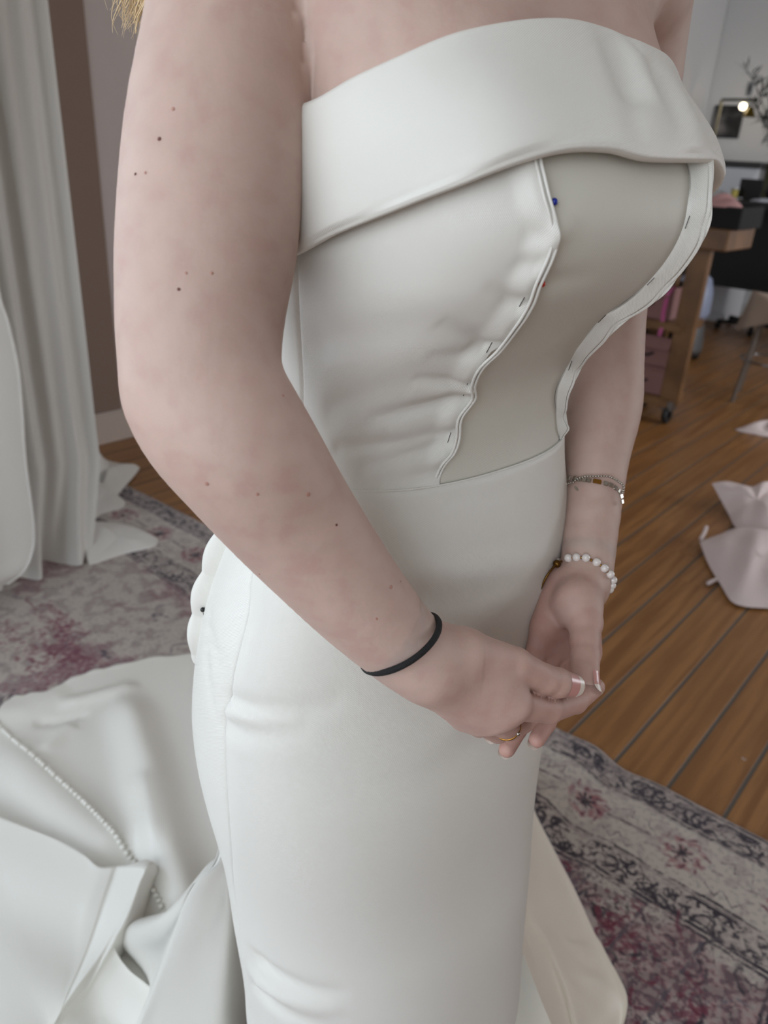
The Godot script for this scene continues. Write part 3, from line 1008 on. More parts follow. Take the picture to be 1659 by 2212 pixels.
func flange(called: String, root: Node, m: Material, base: Array, edge: Array, stand: float, n: int, pinned: Array, puff: float) -> void:
	# a pinned ridge of folded cloth lying along a seam: [height, angle] along its base and along its free edge
	var rows := []
	for i in n:
		var t := i / (n - 1.0)
		var b: Vector2 = crv(base, t)
		var e: Vector2 = crv(edge, t)
		var ob := out_at(b.x, b.y)
		var oe := out_at(e.x, e.y)
		var hide := -0.006 * (smoothstep(0.05, 0.0, t) + smoothstep(0.955, 1.0, t))
		var pb := skin_at(b.x, b.y) + ob * (0.0002 + hide)
		var pe := skin_at(e.x, e.y) + oe * (stand * (1.0 - 0.5 * t) + hide + 0.0010 * sin(t * 34.0))
		var w := pe - pb
		var row := PackedVector3Array()
		var pinch := 0.0
		for hp in pinned: pinch += exp(-pow((b.x - hp) / 0.007, 2.0))
		var full := 1.0 + puff * (1.0 - 2.0 * minf(pinch, 1.0)) * smoothstep(0.0, 0.3, t)
		for q in [[-0.25, -0.0030], [-0.10, -0.0012], [0.0, 0.0003], [0.08, 0.0008], [0.2, 0.0012], [0.4, 0.0018], [0.58, 0.0024], [0.66, 0.0025], [0.70, 0.0017], [0.745, 0.0025], [0.83, 0.0028], [0.88, 0.0025], [0.91, 0.0016], [0.94, 0.0023], [0.985, 0.0021], [1.02, 0.0009], [1.02, -0.0004], [0.98, -0.0014], [0.7, -0.0016], [0.4, -0.002]]:
			if q[1] > 0.0 and q[0] < 0.9:
				row.append(pb + w * q[0] + ob.lerp(oe, q[0]) * q[1] * full)
				continue
			row.append(pb + w * q[0] + ob.lerp(oe, q[0]) * q[1])
		rows.append(row)
	obj(called, sheet(rows), m, root)

func build_dress() -> void:
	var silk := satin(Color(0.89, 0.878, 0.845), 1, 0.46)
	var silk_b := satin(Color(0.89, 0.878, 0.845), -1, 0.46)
	var under := satin(Color(0.80, 0.785, 0.735), -1, 0.55, 8, 8, 0.03)  # yellowish underlay, darkened so the front panel carries its shade in the colour
	var band := satin(Color(0.89, 0.878, 0.845), 1, 0.46, 4, 8)
	var lit_cream := satin(Color(0.93, 0.895, 0.83), -1, 0.42, 8, 8, 0.03)  # gown satin lightened and warmed: light on the hem put into the colour
	var floor_silk := mat(Color(0.89, 0.878, 0.845), 0.40)
	floor_silk.rim_enabled = true
	floor_silk.rim = 0.2
	var root := thing("wedding_dress", "ivory strapless satin wedding dress with a folded neckline, pinned bodice seams and a long train", "dress")
	crease_lines()
	var pr := func(h: float) -> float: return tbl(PRINCESS, h)
	var pl := func(h: float) -> float: return tbl(PRINCESS_FAR, h)
	var sr := func(_h: float) -> float: return -88.0
	var sl := func(_h: float) -> float: return 92.0
	var top := func(d: float) -> float: return cuff(d) + 0.035
	var waist := func(_d: float) -> float: return WAIST
	panel("side_panel", root, silk, sr, pr, top, waist, 60, 190, 0.0, true, false, [1.2328, 1.2171, 1.1931, 1.1589, 1.1235, 1.0864])
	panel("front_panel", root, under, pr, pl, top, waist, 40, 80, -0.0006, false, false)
	panel("side_panel", root, silk_b, pl, sl, top, waist, 30, 60, 0.0, false, true)
	panel("back_panel", root, silk, sl, func(_h: float) -> float: return 180.0, top, waist, 20, 40)
	panel("back_panel", root, silk_b, func(_h: float) -> float: return -180.0, sr, top, waist, 30, 60)
	# skirt: front panel, two back panels
	var ground := func(_d: float) -> float: return 0.015
	var yoke := func(_d: float) -> float: return WAIST + 0.001
	panel("skirt_front", root, silk_b, skirt_seam, func(h: float) -> float: return -skirt_seam(h) - 4.0, yoke, ground, 90, 170, 0.0016)
	panel("skirt_back", root, silk, func(_h: float) -> float: return -182.0, skirt_seam, yoke, ground, 50, 150, 0.0002)
	panel("skirt_back", root, silk, func(h: float) -> float: return -skirt_seam(h) - 4.0, func(_h: float) -> float: return 180.0, yoke, ground, 30, 60, 0.0002)
	# the folded band round the top
	var prof := [[0.30, 0.0045], [0.10, 0.0050], [0.015, 0.0060], [-0.012, 0.0080], [-0.016, 0.0105], [-0.006, 0.0130], [0.03, 0.0140], [0.10, 0.0145], [0.2, 0.0140], [0.32, 0.0130], [0.45, 0.0118], [0.58, 0.0105], [0.7, 0.0090], [0.82, 0.0075], [0.92, 0.0062], [0.975, 0.0050], [1.0, 0.0030], [1.002, 0.0005], [0.98, -0.0020], [0.85, -0.0030]]
	var rows := []
	for i in range(prof.size() * 3 - 2 - 1, -1, -1):
		var k := i / 3
		var f := (i % 3) / 3.0
		var q0: Array = prof[k]
		var q1: Array = prof[mini(k + 1, prof.size() - 1)]
		var tt: float = lerpf(q0[0], q1[0], f)
		var oo: float = lerpf(q0[1], q1[1], f)
		var row := PackedVector3Array()
		for j in 361:
			var d := -180.0 + j
			var h := lerpf(cuff(d), neck(d), tt)
			var sag := 1.0 if tt > 0.05 else 0.0
			var off := oo + sag * (crease(h + 1.0, d) * sin(clampf(tt, 0.0, 1.0) * PI * 0.8 + 0.35))
			off += 0.0020 * sin(d * 0.16 + 1.0) * (1.0 - tt) * sag
			row.append(skin_at(h, d) + out_at(h, d) * off)
		rows.append(row)
	obj("folded_neckline", sheet(rows, true), band, root)
	var line := PackedVector3Array()
	for j in 180:
		var d := -180.0 + j * 2.0
		line.append(skin_at(WAIST + 0.0006, d) + out_at(WAIST, d) * 0.0010)
	obj("waist_seam", tube(line, 0.0009, 7, true), silk, root)
	# pinned seam ridges
	for e in [0.0014, 0.0044]:
		var cord := PackedVector3Array()
		for i in 150:
			var h := lerpf(1.30, WAIST + 0.002, i / 149.0)
			var d: float = pr.call(h) - e / 0.00245
			cord.append(skin_at(h, d) + out_at(h, d) * (ridge_height(e, h, [1.2328, 1.2171, 1.1931, 1.1589, 1.1235, 1.0864]) + 0.0008 - 0.004 * smoothstep(1.075, WAIST, h)))
		obj("seam_cord", tube(cord, 0.0010, 7), silk, root)
	flange("seam_ridge", root, silk_b, [Vector2(1.2873, 13.66), Vector2(1.2673, 13.66), Vector2(1.2497, 10.60), Vector2(1.2345, 10.03), Vector2(1.2106, 10.01), Vector2(1.1988, 9.44), Vector2(1.1838, 8.97), Vector2(1.1714, 7.02), Vector2(1.1451, 13.06), Vector2(1.1253, 20.45), Vector2(1.1018, 23.64), Vector2(1.0766, 31.12), Vector2(1.0530, 38.34)], [Vector2(1.2873, 16.86), Vector2(1.2673, 17.28), Vector2(1.2497, 14.57), Vector2(1.2345, 14.23), Vector2(1.2106, 14.30), Vector2(1.1988, 13.68), Vector2(1.1838, 13.02), Vector2(1.1714, 10.76), Vector2(1.1451, 16.40), Vector2(1.1253, 23.33), Vector2(1.1018, 26.03), Vector2(1.0766, 33.04), Vector2(1.0530, 39.83)], 0.0100, 140, [1.2386, 1.1999, 1.1723, 1.1230, 1.0756], 0.5)
	back_ridge(root, silk)
	lower_skirt(root, silk, lit_cream, floor_silk)

func back_ridge(root: Node, m: Material) -> void:          # the pinned tuck down her back, in puffs between the pins
	var rows := []
	for i in 120:
		var t := i / 119.0
		var h := lerpf(1.04, 0.845, t)
		var d := lerpf(-128, -121, t)
		var o := out_at(h, d)
		var p := skin_at(h, d)
		var side := (skin_at(h, d + 1.0) - p).normalized()
		var puff := absf(sin(t * 17.0 + 0.4))
		var fat := 0.0035 + 0.0035 * puff
		var ln := (0.0135 + 0.004 * puff) * sin(clampf(t * 1.04 + 0.02, 0.0, 1.0) * PI) ** 0.35
		var row := PackedVector3Array()
		for k in 15:
			var a := PI * k / 14.0
			row.append(p - o * 0.002 + o * ln * pow(sin(a), 0.5) + side * cos(a) * fat)
		rows.append(row)
	obj("back_tuck", sheet(rows), m, root)

# height of the train above the boards
var folds := []
func train_y(p: Vector3) -> float:
	var y := 0.016
	var q := Vector2(p.x, p.z)
	for f in folds:
		var best := 9.0
		var end := 0.0
		var pts: Array = f[0]
		for i in pts.size() - 1:
			var a: Vector2 = pts[i]
			var ab: Vector2 = pts[i + 1] - a
			var t := clampf((q - a).dot(ab) / ab.length_squared(), 0.0, 1.0)
			var d := (q - a - ab * t).length()
			if d < best:
				best = d
				end = (i + t) / (pts.size() - 1)
		var k: float = best / f[2]
		if k < 3.2: y += f[1] * exp(-k * k) * smoothstep(0.0, 0.25, end + 0.04) * (1.0 if f[3] else smoothstep(0.0, 0.25, 1.04 - end))
	return y + 0.0015 * sin(q.x * 17.0 + q.y * 9.0)

func lower_skirt(root: Node, m: Material, mb: Material, fm: Material) -> void:
	folds = [
		[[Vector2(-0.632, -1.564), Vector2(-0.558, -1.432), Vector2(-0.482, -1.289), Vector2(-0.421, -1.164), Vector2(-0.368, -1.055), Vector2(-0.325, -0.977)], 0.040, 0.045, true],
		[[Vector2(-0.494, -1.260), Vector2(-0.446, -1.162), Vector2(-0.398, -1.052)], 0.012, 0.020, false],
		[[Vector2(-0.764, -1.481), Vector2(-0.689, -1.522), Vector2(-0.641, -1.548), Vector2(-0.588, -1.581)], 0.014, 0.022, false],
		[[Vector2(-0.794, -1.420), Vector2(-0.734, -1.434), Vector2(-0.670, -1.469)], -0.008, 0.014, false],
		[[Vector2(-0.724, -1.319), Vector2(-0.715, -1.387), Vector2(-0.694, -1.429)], 0.008, 0.020, false],
		[[Vector2(-0.869, -1.375), Vector2(-0.716, -1.243), Vector2(-0.617, -1.168), Vector2(-0.517, -1.099), Vector2(-0.446, -1.049)], 0.022, 0.055, false],
		[[Vector2(-0.941, -1.432), Vector2(-0.825, -1.467), Vector2(-0.747, -1.553)], 0.008, 0.040, false]
	]
	# the train lies on rug and boards
	var edge := [Vector3(0.3520, 0.0000, -1.4134), Vector3(0.2942, 0.0000, -1.5385), Vector3(0.1846, 0.0000, -1.6568), Vector3(0.0242, 0.0000, -1.7637), Vector3(-0.1448, 0.0000, -1.8017), Vector3(-0.3489, 0.0000, -1.7860), Vector3(-0.4967, 0.0000, -1.7346), Vector3(-0.5957, 0.0000, -1.7082), Vector3(-0.6799, 0.0000, -1.6632), Vector3(-0.7310, 0.0000, -1.6364), Vector3(-0.7752, 0.0000, -1.5955), Vector3(-0.8044, -0.0000, -1.5518), Vector3(-0.8524, 0.0000, -1.5293), Vector3(-0.8846, -0.0000, -1.5122), Vector3(-0.8945, 0.0000, -1.4612), Vector3(-0.9007, -0.0000, -1.3122), Vector3(-0.9477, 0.0000, -1.1021), Vector3(-0.9265, 0.0000, -0.8170), Vector3(-0.7774, 0.0000, -0.5654), Vector3(-0.4717, 0.0000, -0.3615), Vector3(-0.1974, 0.0000, -0.3055), Vector3(0.0152, 0.0000, -0.3808), Vector3(0.1244, 0.0000, -0.4857)]
	var c := Vector3(-0.2401, 0.0000, -0.7451)
	var rows := []
	for i in 70:
		var r := 1.0 - pow(i / 69.0, 1.2)
		var row := PackedVector3Array()
		for j in 241:
			var e: Vector3 = crv(edge, j / 240.0)
			var p := c.lerp(e, r)
			p.y = train_y(p)
			if i == 0: p.y = 0.010
			elif i == 1: p.y = 0.0175 + 0.002 * sin(j * 0.6)
			row.append(p)
		rows.append(row)
	obj("train", sheet(rows), fm, root)
	# an upper layer of the train folded over it
	edge = [Vector3(-0.8657, 0.0550, -1.1383), Vector3(-0.7788, 0.0550, -1.1303), Vector3(-0.7134, 0.0550, -1.1080), Vector3(-0.6496, 0.0550, -1.0863), Vector3(-0.5870, 0.0550, -1.0641), Vector3(-0.5225, 0.0550, -1.0332), Vector3(-0.4858, 0.0550, -1.0078), Vector3(-0.4619, 0.0550, -1.0074), Vector3(-0.4446, 0.0550, -1.0117), Vector3(-0.3923, 0.0850, -0.9875), Vector3(-0.3927, 0.0800, -0.9604), Vector3(-0.3948, 0.0750, -0.9223), Vector3(-0.3975, 0.0750, -0.8797), Vector3(-0.4030, 0.0700, -0.8577), Vector3(-0.4007, 0.0500, -0.8501), Vector3(-0.3726, 0.0400, -0.8266), Vector3(-0.3255, 0.0340, -0.7986), Vector3(-0.2575, 0.0360, -0.7363), Vector3(-0.1776, 0.0450, -0.6283), Vector3(-0.1684, 0.0550, -0.3929), Vector3(-0.4214, 0.0550, -0.3824), Vector3(-0.7624, 0.0550, -0.5660), Vector3(-0.9631, 0.0550, -0.8160), Vector3(-0.9848, 0.0550, -1.0271), Vector3(-0.9278, 0.0550, -1.1038), Vector3(-0.8657, 0.0550, -1.1383)]
	c = Vector3(-0.4561, 0.0000, -0.7264)
	rows = []
	for i in 60:
		var row := PackedVector3Array()
		for j in 241:
			var e: Vector3 = crv(edge, j / 240.0)
			var r := 1.0 - clampf((i - 4) / 55.0, 0.0, 1.0)
			var p := c.lerp(e, r)
			var yy := e.y * (0.55 + 0.45 * pow(r, 3.0))
			p.y = yy + 0.008 * sin(r * 9.0) * (1.0 - r) + 0.0025 * sin(p.x * 19.0 + p.z * 8.0)
			if i < 4:
				var k := (4 - i) / 4.0
				var out := Vector3(e.x - c.x, 0, e.z - c.z).normalized()
				p = e + out * (0.004 + 0.035 * smoothstep(0.056, 0.078, e.y)) * sin(k * PI * 0.5)
				p.y = lerpf(e.y, 0.018, k * k)
			row.append(p)
		rows.append(row)
	obj("train_fold", sheet(rows), fm, root)
	# covered buttons down the train
	var line := [[Vector3(-0.9104, 0.0200, -1.4439), Vector3(-0.8567, 0.0200, -1.3996), Vector3(-0.7866, 0.0200, -1.3391), Vector3(-0.7163, 0.0200, -1.2840), Vector3(-0.6437, 0.0200, -1.2284), Vector3(-0.5822, 0.0200, -1.1818), Vector3(-0.5271, 0.0200, -1.1338), Vector3(-0.4867, 0.0200, -1.0964), Vector3(-0.4566, 0.0200, -1.0654), Vector3(-0.4323, 0.0200, -1.0446), Vector3(-0.4135, 0.0200, -1.0292)], [Vector3(-0.3871, 0.0300, -0.9923), Vector3(-0.3655, 0.0300, -0.9647), Vector3(-0.3495, 0.0300, -0.9404), Vector3(-0.3370, 0.0300, -0.9248)]]
	var bm := mat(Color(0.89, 0.878, 0.845), 0.32)
	var bs := ball(0.0052, 6)
	for seg in line:
		var total := 0.0
		var fine := path(seg, 160)
		var nextp := 0.0
		for i in range(1, 160):
			total += fine[i].distance_to(fine[i - 1])
			if total >= nextp:
				nextp += 0.0135
				var p := fine[i]
				p.y = train_y(p) + 0.0042
				var o := obj("button", bs, bm, root, p)
				o.scale = Vector3(1, 0.85, 1)
	# the flare behind her knees sweeping to the floor
	loft("skirt_flare", root, m, [
		[Vector3(-0.1024, 0.7560, -0.7068), Vector3(-0.1404, 0.5654, -0.6392), Vector3(-0.1578, 0.4868, -0.6751), Vector3(-0.1978, 0.3289, -0.7710), Vector3(-0.2343, 0.2144, -0.8386), Vector3(-0.2866, 0.0200, -0.9778)],
		[Vector3(-0.1232, 0.7560, -0.6830), Vector3(-0.1459, 0.6065, -0.5918), Vector3(-0.1810, 0.4976, -0.6560), Vector3(-0.2271, 0.3600, -0.7371), Vector3(-0.2714, 0.2186, -0.8164), Vector3(-0.3344, 0.0300, -0.9451)],
		[Vector3(-0.1392, 0.7560, -0.6578), Vector3(-0.1470, 0.6256, -0.5645), Vector3(-0.2067, 0.4526, -0.6593), Vector3(-0.2639, 0.2887, -0.7524), Vector3(-0.3307, 0.1492, -0.8326), Vector3(-0.4183, 0.0200, -0.9227)],
		[Vector3(-0.1504, 0.7560, -0.6312), Vector3(-0.1453, 0.6267, -0.5613), Vector3(-0.2022, 0.4529, -0.6594), Vector3(-0.2533, 0.2953, -0.7313), Vector3(-0.3104, 0.1654, -0.7918), Vector3(-0.4182, 0.0140, -0.8919)],
		[Vector3(-0.1567, 0.7560, -0.6038), Vector3(-0.1431, 0.6339, -0.5562), Vector3(-0.1826, 0.5322, -0.5996), Vector3(-0.2252, 0.3949, -0.6567), Vector3(-0.2762, 0.2285, -0.7124), Vector3(-0.3385, 0.0140, -0.8173)],
		[Vector3(-0.1580, 0.7560, -0.5762), Vector3(-0.1402, 0.6438, -0.5487), Vector3(-0.1726, 0.5676, -0.5738), Vector3(-0.2091, 0.4531, -0.6233), Vector3(-0.2552, 0.2919, -0.6693), Vector3(-0.3108, 0.1159, -0.6964), Vector3(-0.3427, 0.0200, -0.6944)],
		[Vector3(-0.1542, 0.7560, -0.5493), Vector3(-0.1373, 0.6472, -0.5443), Vector3(-0.1620, 0.5752, -0.5653), Vector3(-0.1921, 0.4677, -0.6059), Vector3(-0.2358, 0.3083, -0.6528), Vector3(-0.2838, 0.1396, -0.6833), Vector3(-0.3130, 0.0200, -0.6832)],
		[Vector3(-0.1453, 0.7560, -0.5234), Vector3(-0.1345, 0.6453, -0.5434), Vector3(-0.1487, 0.5713, -0.5694), Vector3(-0.1663, 0.4788, -0.5990), Vector3(-0.1987, 0.3310, -0.6392), Vector3(-0.2280, 0.1759, -0.6639), Vector3(-0.2508, 0.0200, -0.6802)],
		[Vector3(-0.1315, 0.7560, -0.4993), Vector3(-0.1343, 0.6322, -0.5494), Vector3(-0.1398, 0.5649, -0.5725), Vector3(-0.1450, 0.4943, -0.5942), Vector3(-0.1603, 0.3539, -0.6257), Vector3(-0.1744, 0.2010, -0.6514), Vector3(-0.1888, 0.0200, -0.6772)],
		[Vector3(-0.1116, 0.7560, -0.4758), Vector3(-0.1343, 0.5919, -0.5730), Vector3(-0.1384, 0.5134, -0.6030), Vector3(-0.1432, 0.4260, -0.6349), Vector3(-0.1538, 0.2603, -0.6909), Vector3(-0.1623, 0.0678, -0.7345), Vector3(-0.1496, 0.0200, -0.6855)]
	], 60, 70)
	# the hem pooled on the far side of her: an outer slope down to the floor and an inner one behind its crest
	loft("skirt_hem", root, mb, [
		[Vector3(0.0008, 0.5000, -0.7296), Vector3(0.1408, 0.3920, -0.8975), Vector3(0.2554, 0.3400, -1.0348), Vector3(0.2662, 0.3086, -1.0786), Vector3(0.2869, 0.2212, -1.1626), Vector3(0.3139, 0.1088, -1.2721), Vector3(0.3346, 0.0394, -1.3560), Vector3(0.3454, 0.0120, -1.3998)],
		[Vector3(0.0275, 0.5000, -0.7366), Vector3(0.1437, 0.3920, -0.8323), Vector3(0.2387, 0.3400, -0.9107), Vector3(0.2526, 0.3086, -0.9526), Vector3(0.2793, 0.2152, -1.0329), Vector3(0.3140, 0.1168, -1.1377), Vector3(0.3407, 0.0394, -1.2181), Vector3(0.3546, 0.0120, -1.2600)],
		[Vector3(0.0536, 0.5000, -0.7382), Vector3(0.1500, 0.3810, -0.7940), Vector3(0.2289, 0.3200, -0.8397), Vector3(0.2470, 0.2910, -0.8771), Vector3(0.2817, 0.2082, -0.9488), Vector3(0.3269, 0.1018, -1.0422), Vector3(0.3615, 0.0370, -1.1139), Vector3(0.3796, 0.0120, -1.1513)],
		[Vector3(0.0782, 0.5000, -0.7342), Vector3(0.1592, 0.3700, -0.7703), Vector3(0.2255, 0.3000, -0.7997), Vector3(0.2470, 0.2734, -0.8301), Vector3(0.2883, 0.1892, -0.8883), Vector3(0.3422, 0.1028, -0.9642), Vector3(0.3835, 0.0346, -1.0224), Vector3(0.4051, 0.0120, -1.0528)],
		[Vector3(0.1005, 0.5000, -0.7249), Vector3(0.1743, 0.3535, -0.7579), Vector3(0.2346, 0.2700, -0.7849), Vector3(0.2571, 0.2470, -0.8069), Vector3(0.3001, 0.1757, -0.8490), Vector3(0.3563, 0.0843, -0.9041), Vector3(0.3993, 0.0310, -0.9462), Vector3(0.4218, 0.0120, -0.9682)],
		[Vector3(0.1201, 0.5000, -0.7100), Vector3(0.1943, 0.3370, -0.7466), Vector3(0.2550, 0.2400, -0.7766), Vector3(0.2760, 0.2206, -0.7966), Vector3(0.3163, 0.1502, -0.8350), Vector3(0.3689, 0.0818, -0.8850), Vector3(0.4093, 0.0274, -0.9234), Vector3(0.4303, 0.0120, -0.9434)],
		[Vector3(0.1448, 0.5000, -0.6813), Vector3(0.2146, 0.3205, -0.7285), Vector3(0.2718, 0.2100, -0.7672), Vector3(0.2917, 0.1942, -0.7848), Vector3(0.3298, 0.1367, -0.8186), Vector3(0.3794, 0.0633, -0.8626), Vector3(0.4175, 0.0238, -0.8964), Vector3(0.4373, 0.0120, -0.9140)],
		[Vector3(0.1622, 0.5000, -0.6525), Vector3(0.2300, 0.3068, -0.7087), Vector3(0.2855, 0.1850, -0.7546), Vector3(0.3048, 0.1722, -0.7702), Vector3(0.3417, 0.1145, -0.8000), Vector3(0.3899, 0.0626, -0.8389), Vector3(0.4268, 0.0208, -0.8687), Vector3(0.4461, 0.0120, -0.8842)],
		[Vector3(0.1727, 0.5000, -0.6234), Vector3(0.2419, 0.2930, -0.6845), Vector3(0.2984, 0.1600, -0.7345), Vector3(0.3168, 0.1502, -0.7485), Vector3(0.3521, 0.1042, -0.7752), Vector3(0.3980, 0.0458, -0.8101), Vector3(0.4333, 0.0178, -0.8368), Vector3(0.4517, 0.0120, -0.8507)],
		[Vector3(0.1768, 0.5000, -0.5941), Vector3(0.2511, 0.2765, -0.6583), Vector3(0.3119, 0.1300, -0.7108), Vector3(0.3274, 0.1238, -0.7234), Vector3(0.3571, 0.0787, -0.7475), Vector3(0.3959, 0.0433, -0.7789), Vector3(0.4256, 0.0142, -0.8030), Vector3(0.4410, 0.0120, -0.8156)],
		[Vector3(0.1742, 0.5000, -0.5652), Vector3(0.2563, 0.2600, -0.6308), Vector3(0.3234, 0.1000, -0.6846), Vector3(0.3341, 0.0974, -0.6944), Vector3(0.3545, 0.0652, -0.7134), Vector3(0.3812, 0.0248, -0.7381), Vector3(0.4017, 0.0106, -0.7570), Vector3(0.4124, 0.0120, -0.7669)]
	], 60, 50)
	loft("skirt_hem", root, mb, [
		[Vector3(0.2255, 0.3000, -0.7997), Vector3(0.2254, 0.2680, -0.8153), Vector3(0.2254, 0.2200, -0.8331), Vector3(0.2254, 0.2000, -0.8553)],
		[Vector3(0.2346, 0.2700, -0.7849), Vector3(0.2320, 0.2380, -0.8042), Vector3(0.2289, 0.1900, -0.8262), Vector3(0.2251, 0.1700, -0.8538)],
		[Vector3(0.2550, 0.2400, -0.7766), Vector3(0.2503, 0.1968, -0.8016), Vector3(0.2450, 0.1360, -0.8301), Vector3(0.2384, 0.1000, -0.8657)],
		[Vector3(0.2718, 0.2100, -0.7672), Vector3(0.2624, 0.1668, -0.7894), Vector3(0.2516, 0.1060, -0.8148), Vector3(0.2381, 0.0700, -0.8465)],
		[Vector3(0.2855, 0.1850, -0.7546), Vector3(0.2714, 0.1432, -0.7732), Vector3(0.2553, 0.0840, -0.7944), Vector3(0.2352, 0.0500, -0.8209)],
		[Vector3(0.2984, 0.1600, -0.7345), Vector3(0.2792, 0.1224, -0.7479), Vector3(0.2573, 0.0680, -0.7632), Vector3(0.2298, 0.0400, -0.7824)],
		[Vector3(0.3119, 0.1300, -0.7108), Vector3(0.2875, 0.0980, -0.7188), Vector3(0.2596, 0.0500, -0.7278), Vector3(0.2247, 0.0300, -0.7392)],
		[Vector3(0.3234, 0.1000, -0.6846), Vector3(0.2936, 0.0736, -0.6867), Vector3(0.2597, 0.0320, -0.6892), Vector3(0.2172, 0.0200, -0.6922)]
	], 40, 40)

func loft(called: String, root: Node, m: Material, cols: Array, nc: int, nr: int) -> void:
	var rows := []
	for i in nr:
		var across := []
		for c in cols: across.append(crv(c, i / (nr - 1.0)))
		var row := PackedVector3Array()
		for j in nc: row.append(crv(across, j / (nc - 1.0)))
		rows.append(row)
	obj(called, sheet(rows), m, root)

# ---------- the bride ----------
func build_person() -> void:
	var root := thing("person", "woman standing in an ivory dress with bare arms, her hands joined in front of her", "person")
	var skin := mat(Color.WHITE, 0.6)
	skin.vertex_color_use_as_albedo = true
	skin.subsurf_scatter_enabled = true
	skin.subsurf_scatter_strength = 0.12
	skin.albedo_texture = noise_tex(0.02, [Color(0.95, 0.905, 0.90), Color(0.975, 0.965, 0.955), Color(1, 0.985, 0.98)], [0.2, 0.5, 0.8], 256, FastNoiseLite.TYPE_SIMPLEX_SMOOTH, 5)
	skin.uv1_triplanar = true
	skin.uv1_scale = Vector3(7, 7, 7)
	skin.normal_enabled = true
	skin.normal_texture = pores()
	skin.normal_scale = 0.06
	var plain := Color(0.535, 0.390, 0.330)              # linear base colours
	var flush := Color(0.500, 0.285, 0.240)
	var into := fresh()
	var wr := Vector3(0.0165, 0.9799, -0.4232)
	var wl := Vector3(0.1858, 0.9475, -0.6230)
	var el := Vector3(-0.1119, 1.1435, -0.4242)
	var ell := Vector3(0.2072, 1.0952, -0.7664)
	var sr := Vector3(-0.1037, 1.4050, -0.5375)
	var sl := Vector3(0.1714, 1.4050, -0.7374)
	# trunk, neck, head and arms on one grid
	grid(Vector3(-0.24, 0.84, -0.86), Vector3(0.32, 1.80, -0.30), 0.005)
	trunk_field()
	var nk := AXIS + Vector3(0, 1.44, 0) - FRONT * 0.02
	bone(sr + SIDE * 0.03, sl - SIDE * 0.03, 0.036, 0.036, 0.05)
	bone(AXIS + Vector3(0, 1.40, 0) - FRONT * 0.03, nk, 0.06, 0.052, 0.05)
	bone(sr + SIDE * 0.04 - FRONT * 0.02, nk + Vector3(0, 0.05, 0), 0.03, 0.04, 0.05)
	bone(sl - SIDE * 0.04 - FRONT * 0.02, nk + Vector3(0, 0.05, 0), 0.03, 0.04, 0.05)
	bone(nk, nk + Vector3(0, 0.09, 0) + FRONT * 0.015, 0.052, 0.05, 0.02)
	var hd := nk + Vector3(0, 0.205, 0) + FRONT * 0.025
	bone(hd + Vector3(0, 0.02, 0) - FRONT * 0.025, hd + Vector3(0, 0.01, 0) + FRONT * 0.02, 0.082, 0.074, 0.03)
	bone(hd - Vector3(0, 0.045, 0) + FRONT * 0.03, hd - Vector3(0, 0.085, 0) + FRONT * 0.055, 0.058, 0.026, 0.04)
	bone(hd + FRONT * 0.094 + Vector3(0, 0.0, 0), hd + FRONT * 0.108 - Vector3(0, 0.032, 0), 0.008, 0.012, 0.014)
	bone(hd + FRONT * 0.084 - Vector3(0, 0.058, 0) - SIDE * 0.016, hd + FRONT * 0.084 - Vector3(0, 0.058, 0) + SIDE * 0.016, 0.009, 0.009, 0.008, 0.8)
	for s: float in [-1.0, 1.0]:
		bone(hd + FRONT * 0.082 + SIDE * 0.032 * s + Vector3(0, 0.018, 0), hd + FRONT * 0.078 + SIDE * 0.042 * s + Vector3(0, 0.016, 0), 0.011, 0.009, 0.012)
		bone(hd + SIDE * 0.078 * s + Vector3(0, 0.015, 0) - FRONT * 0.01, hd + SIDE * 0.076 * s - Vector3(0, 0.02, 0), 0.014, 0.009, 0.008)
		var bc := AXIS + FRONT * 0.062 + SIDE * 0.078 * s + Vector3(0, 1.288, 0)
		bone(bc, bc + Vector3(0, 0.03, 0) - FRONT * 0.02, 0.050, 0.040, 0.05)
	# right arm (nearest the camera)
	limb([[sr, 0.049], [Vector3(-0.1041, 1.3449, -0.5477), 0.0525], [Vector3(-0.1090, 1.2714, -0.5004), 0.0525], [Vector3(-0.1100, 1.2108, -0.4650), 0.0505], [Vector3(-0.1109, 1.1756, -0.4427), 0.0445], [el, 0.0385]], 22)
	limb([[el, 0.0385], [Vector3(-0.1015, 1.1322, -0.4190), 0.0408], [Vector3(-0.0810, 1.1107, -0.4114), 0.0420], [Vector3(-0.0541, 1.0672, -0.4190), 0.0385], [Vector3(-0.0146, 1.0152, -0.4215), 0.0323], [wr, 0.0271], [Vector3(0.0364, 0.9649, -0.4235), 0.0255]], 30, 0.004)
	bone(Vector3(-0.1078, 1.1724, -0.4400), Vector3(-0.0947, 1.1282, -0.4183), 0.0350, 0.0350, 0.02)
	# left arm (partly behind the bodice)
	limb([[sl, 0.048], [Vector3(0.1849, 1.3752, -0.7730), 0.047], [Vector3(0.2008, 1.2800, -0.7952), 0.0435], [Vector3(0.2050, 1.1527, -0.7833), 0.0395], [Vector3(0.2057, 1.0911, -0.7548), 0.0380], [Vector3(0.2047, 1.0567, -0.7292), 0.0368], [Vector3(0.1968, 1.0138, -0.6900), 0.0298], [wl, 0.0236], [Vector3(0.1818, 0.9271, -0.6039), 0.022]], 44)
	# the grid stops short of the hands
	net_without(into, wr, (Vector3(0.0364, 0.9649, -0.4235) - wr).normalized(), wl, (Vector3(0.1818, 0.9271, -0.6039) - wl).normalized())
	# right hand
	var hr := Vector3(0.0883, 0.9366, -0.4490)
	grid(hr - Vector3(0.13, 0.10, 0.12), hr + Vector3(0.11, 0.13, 0.09), 0.0018)
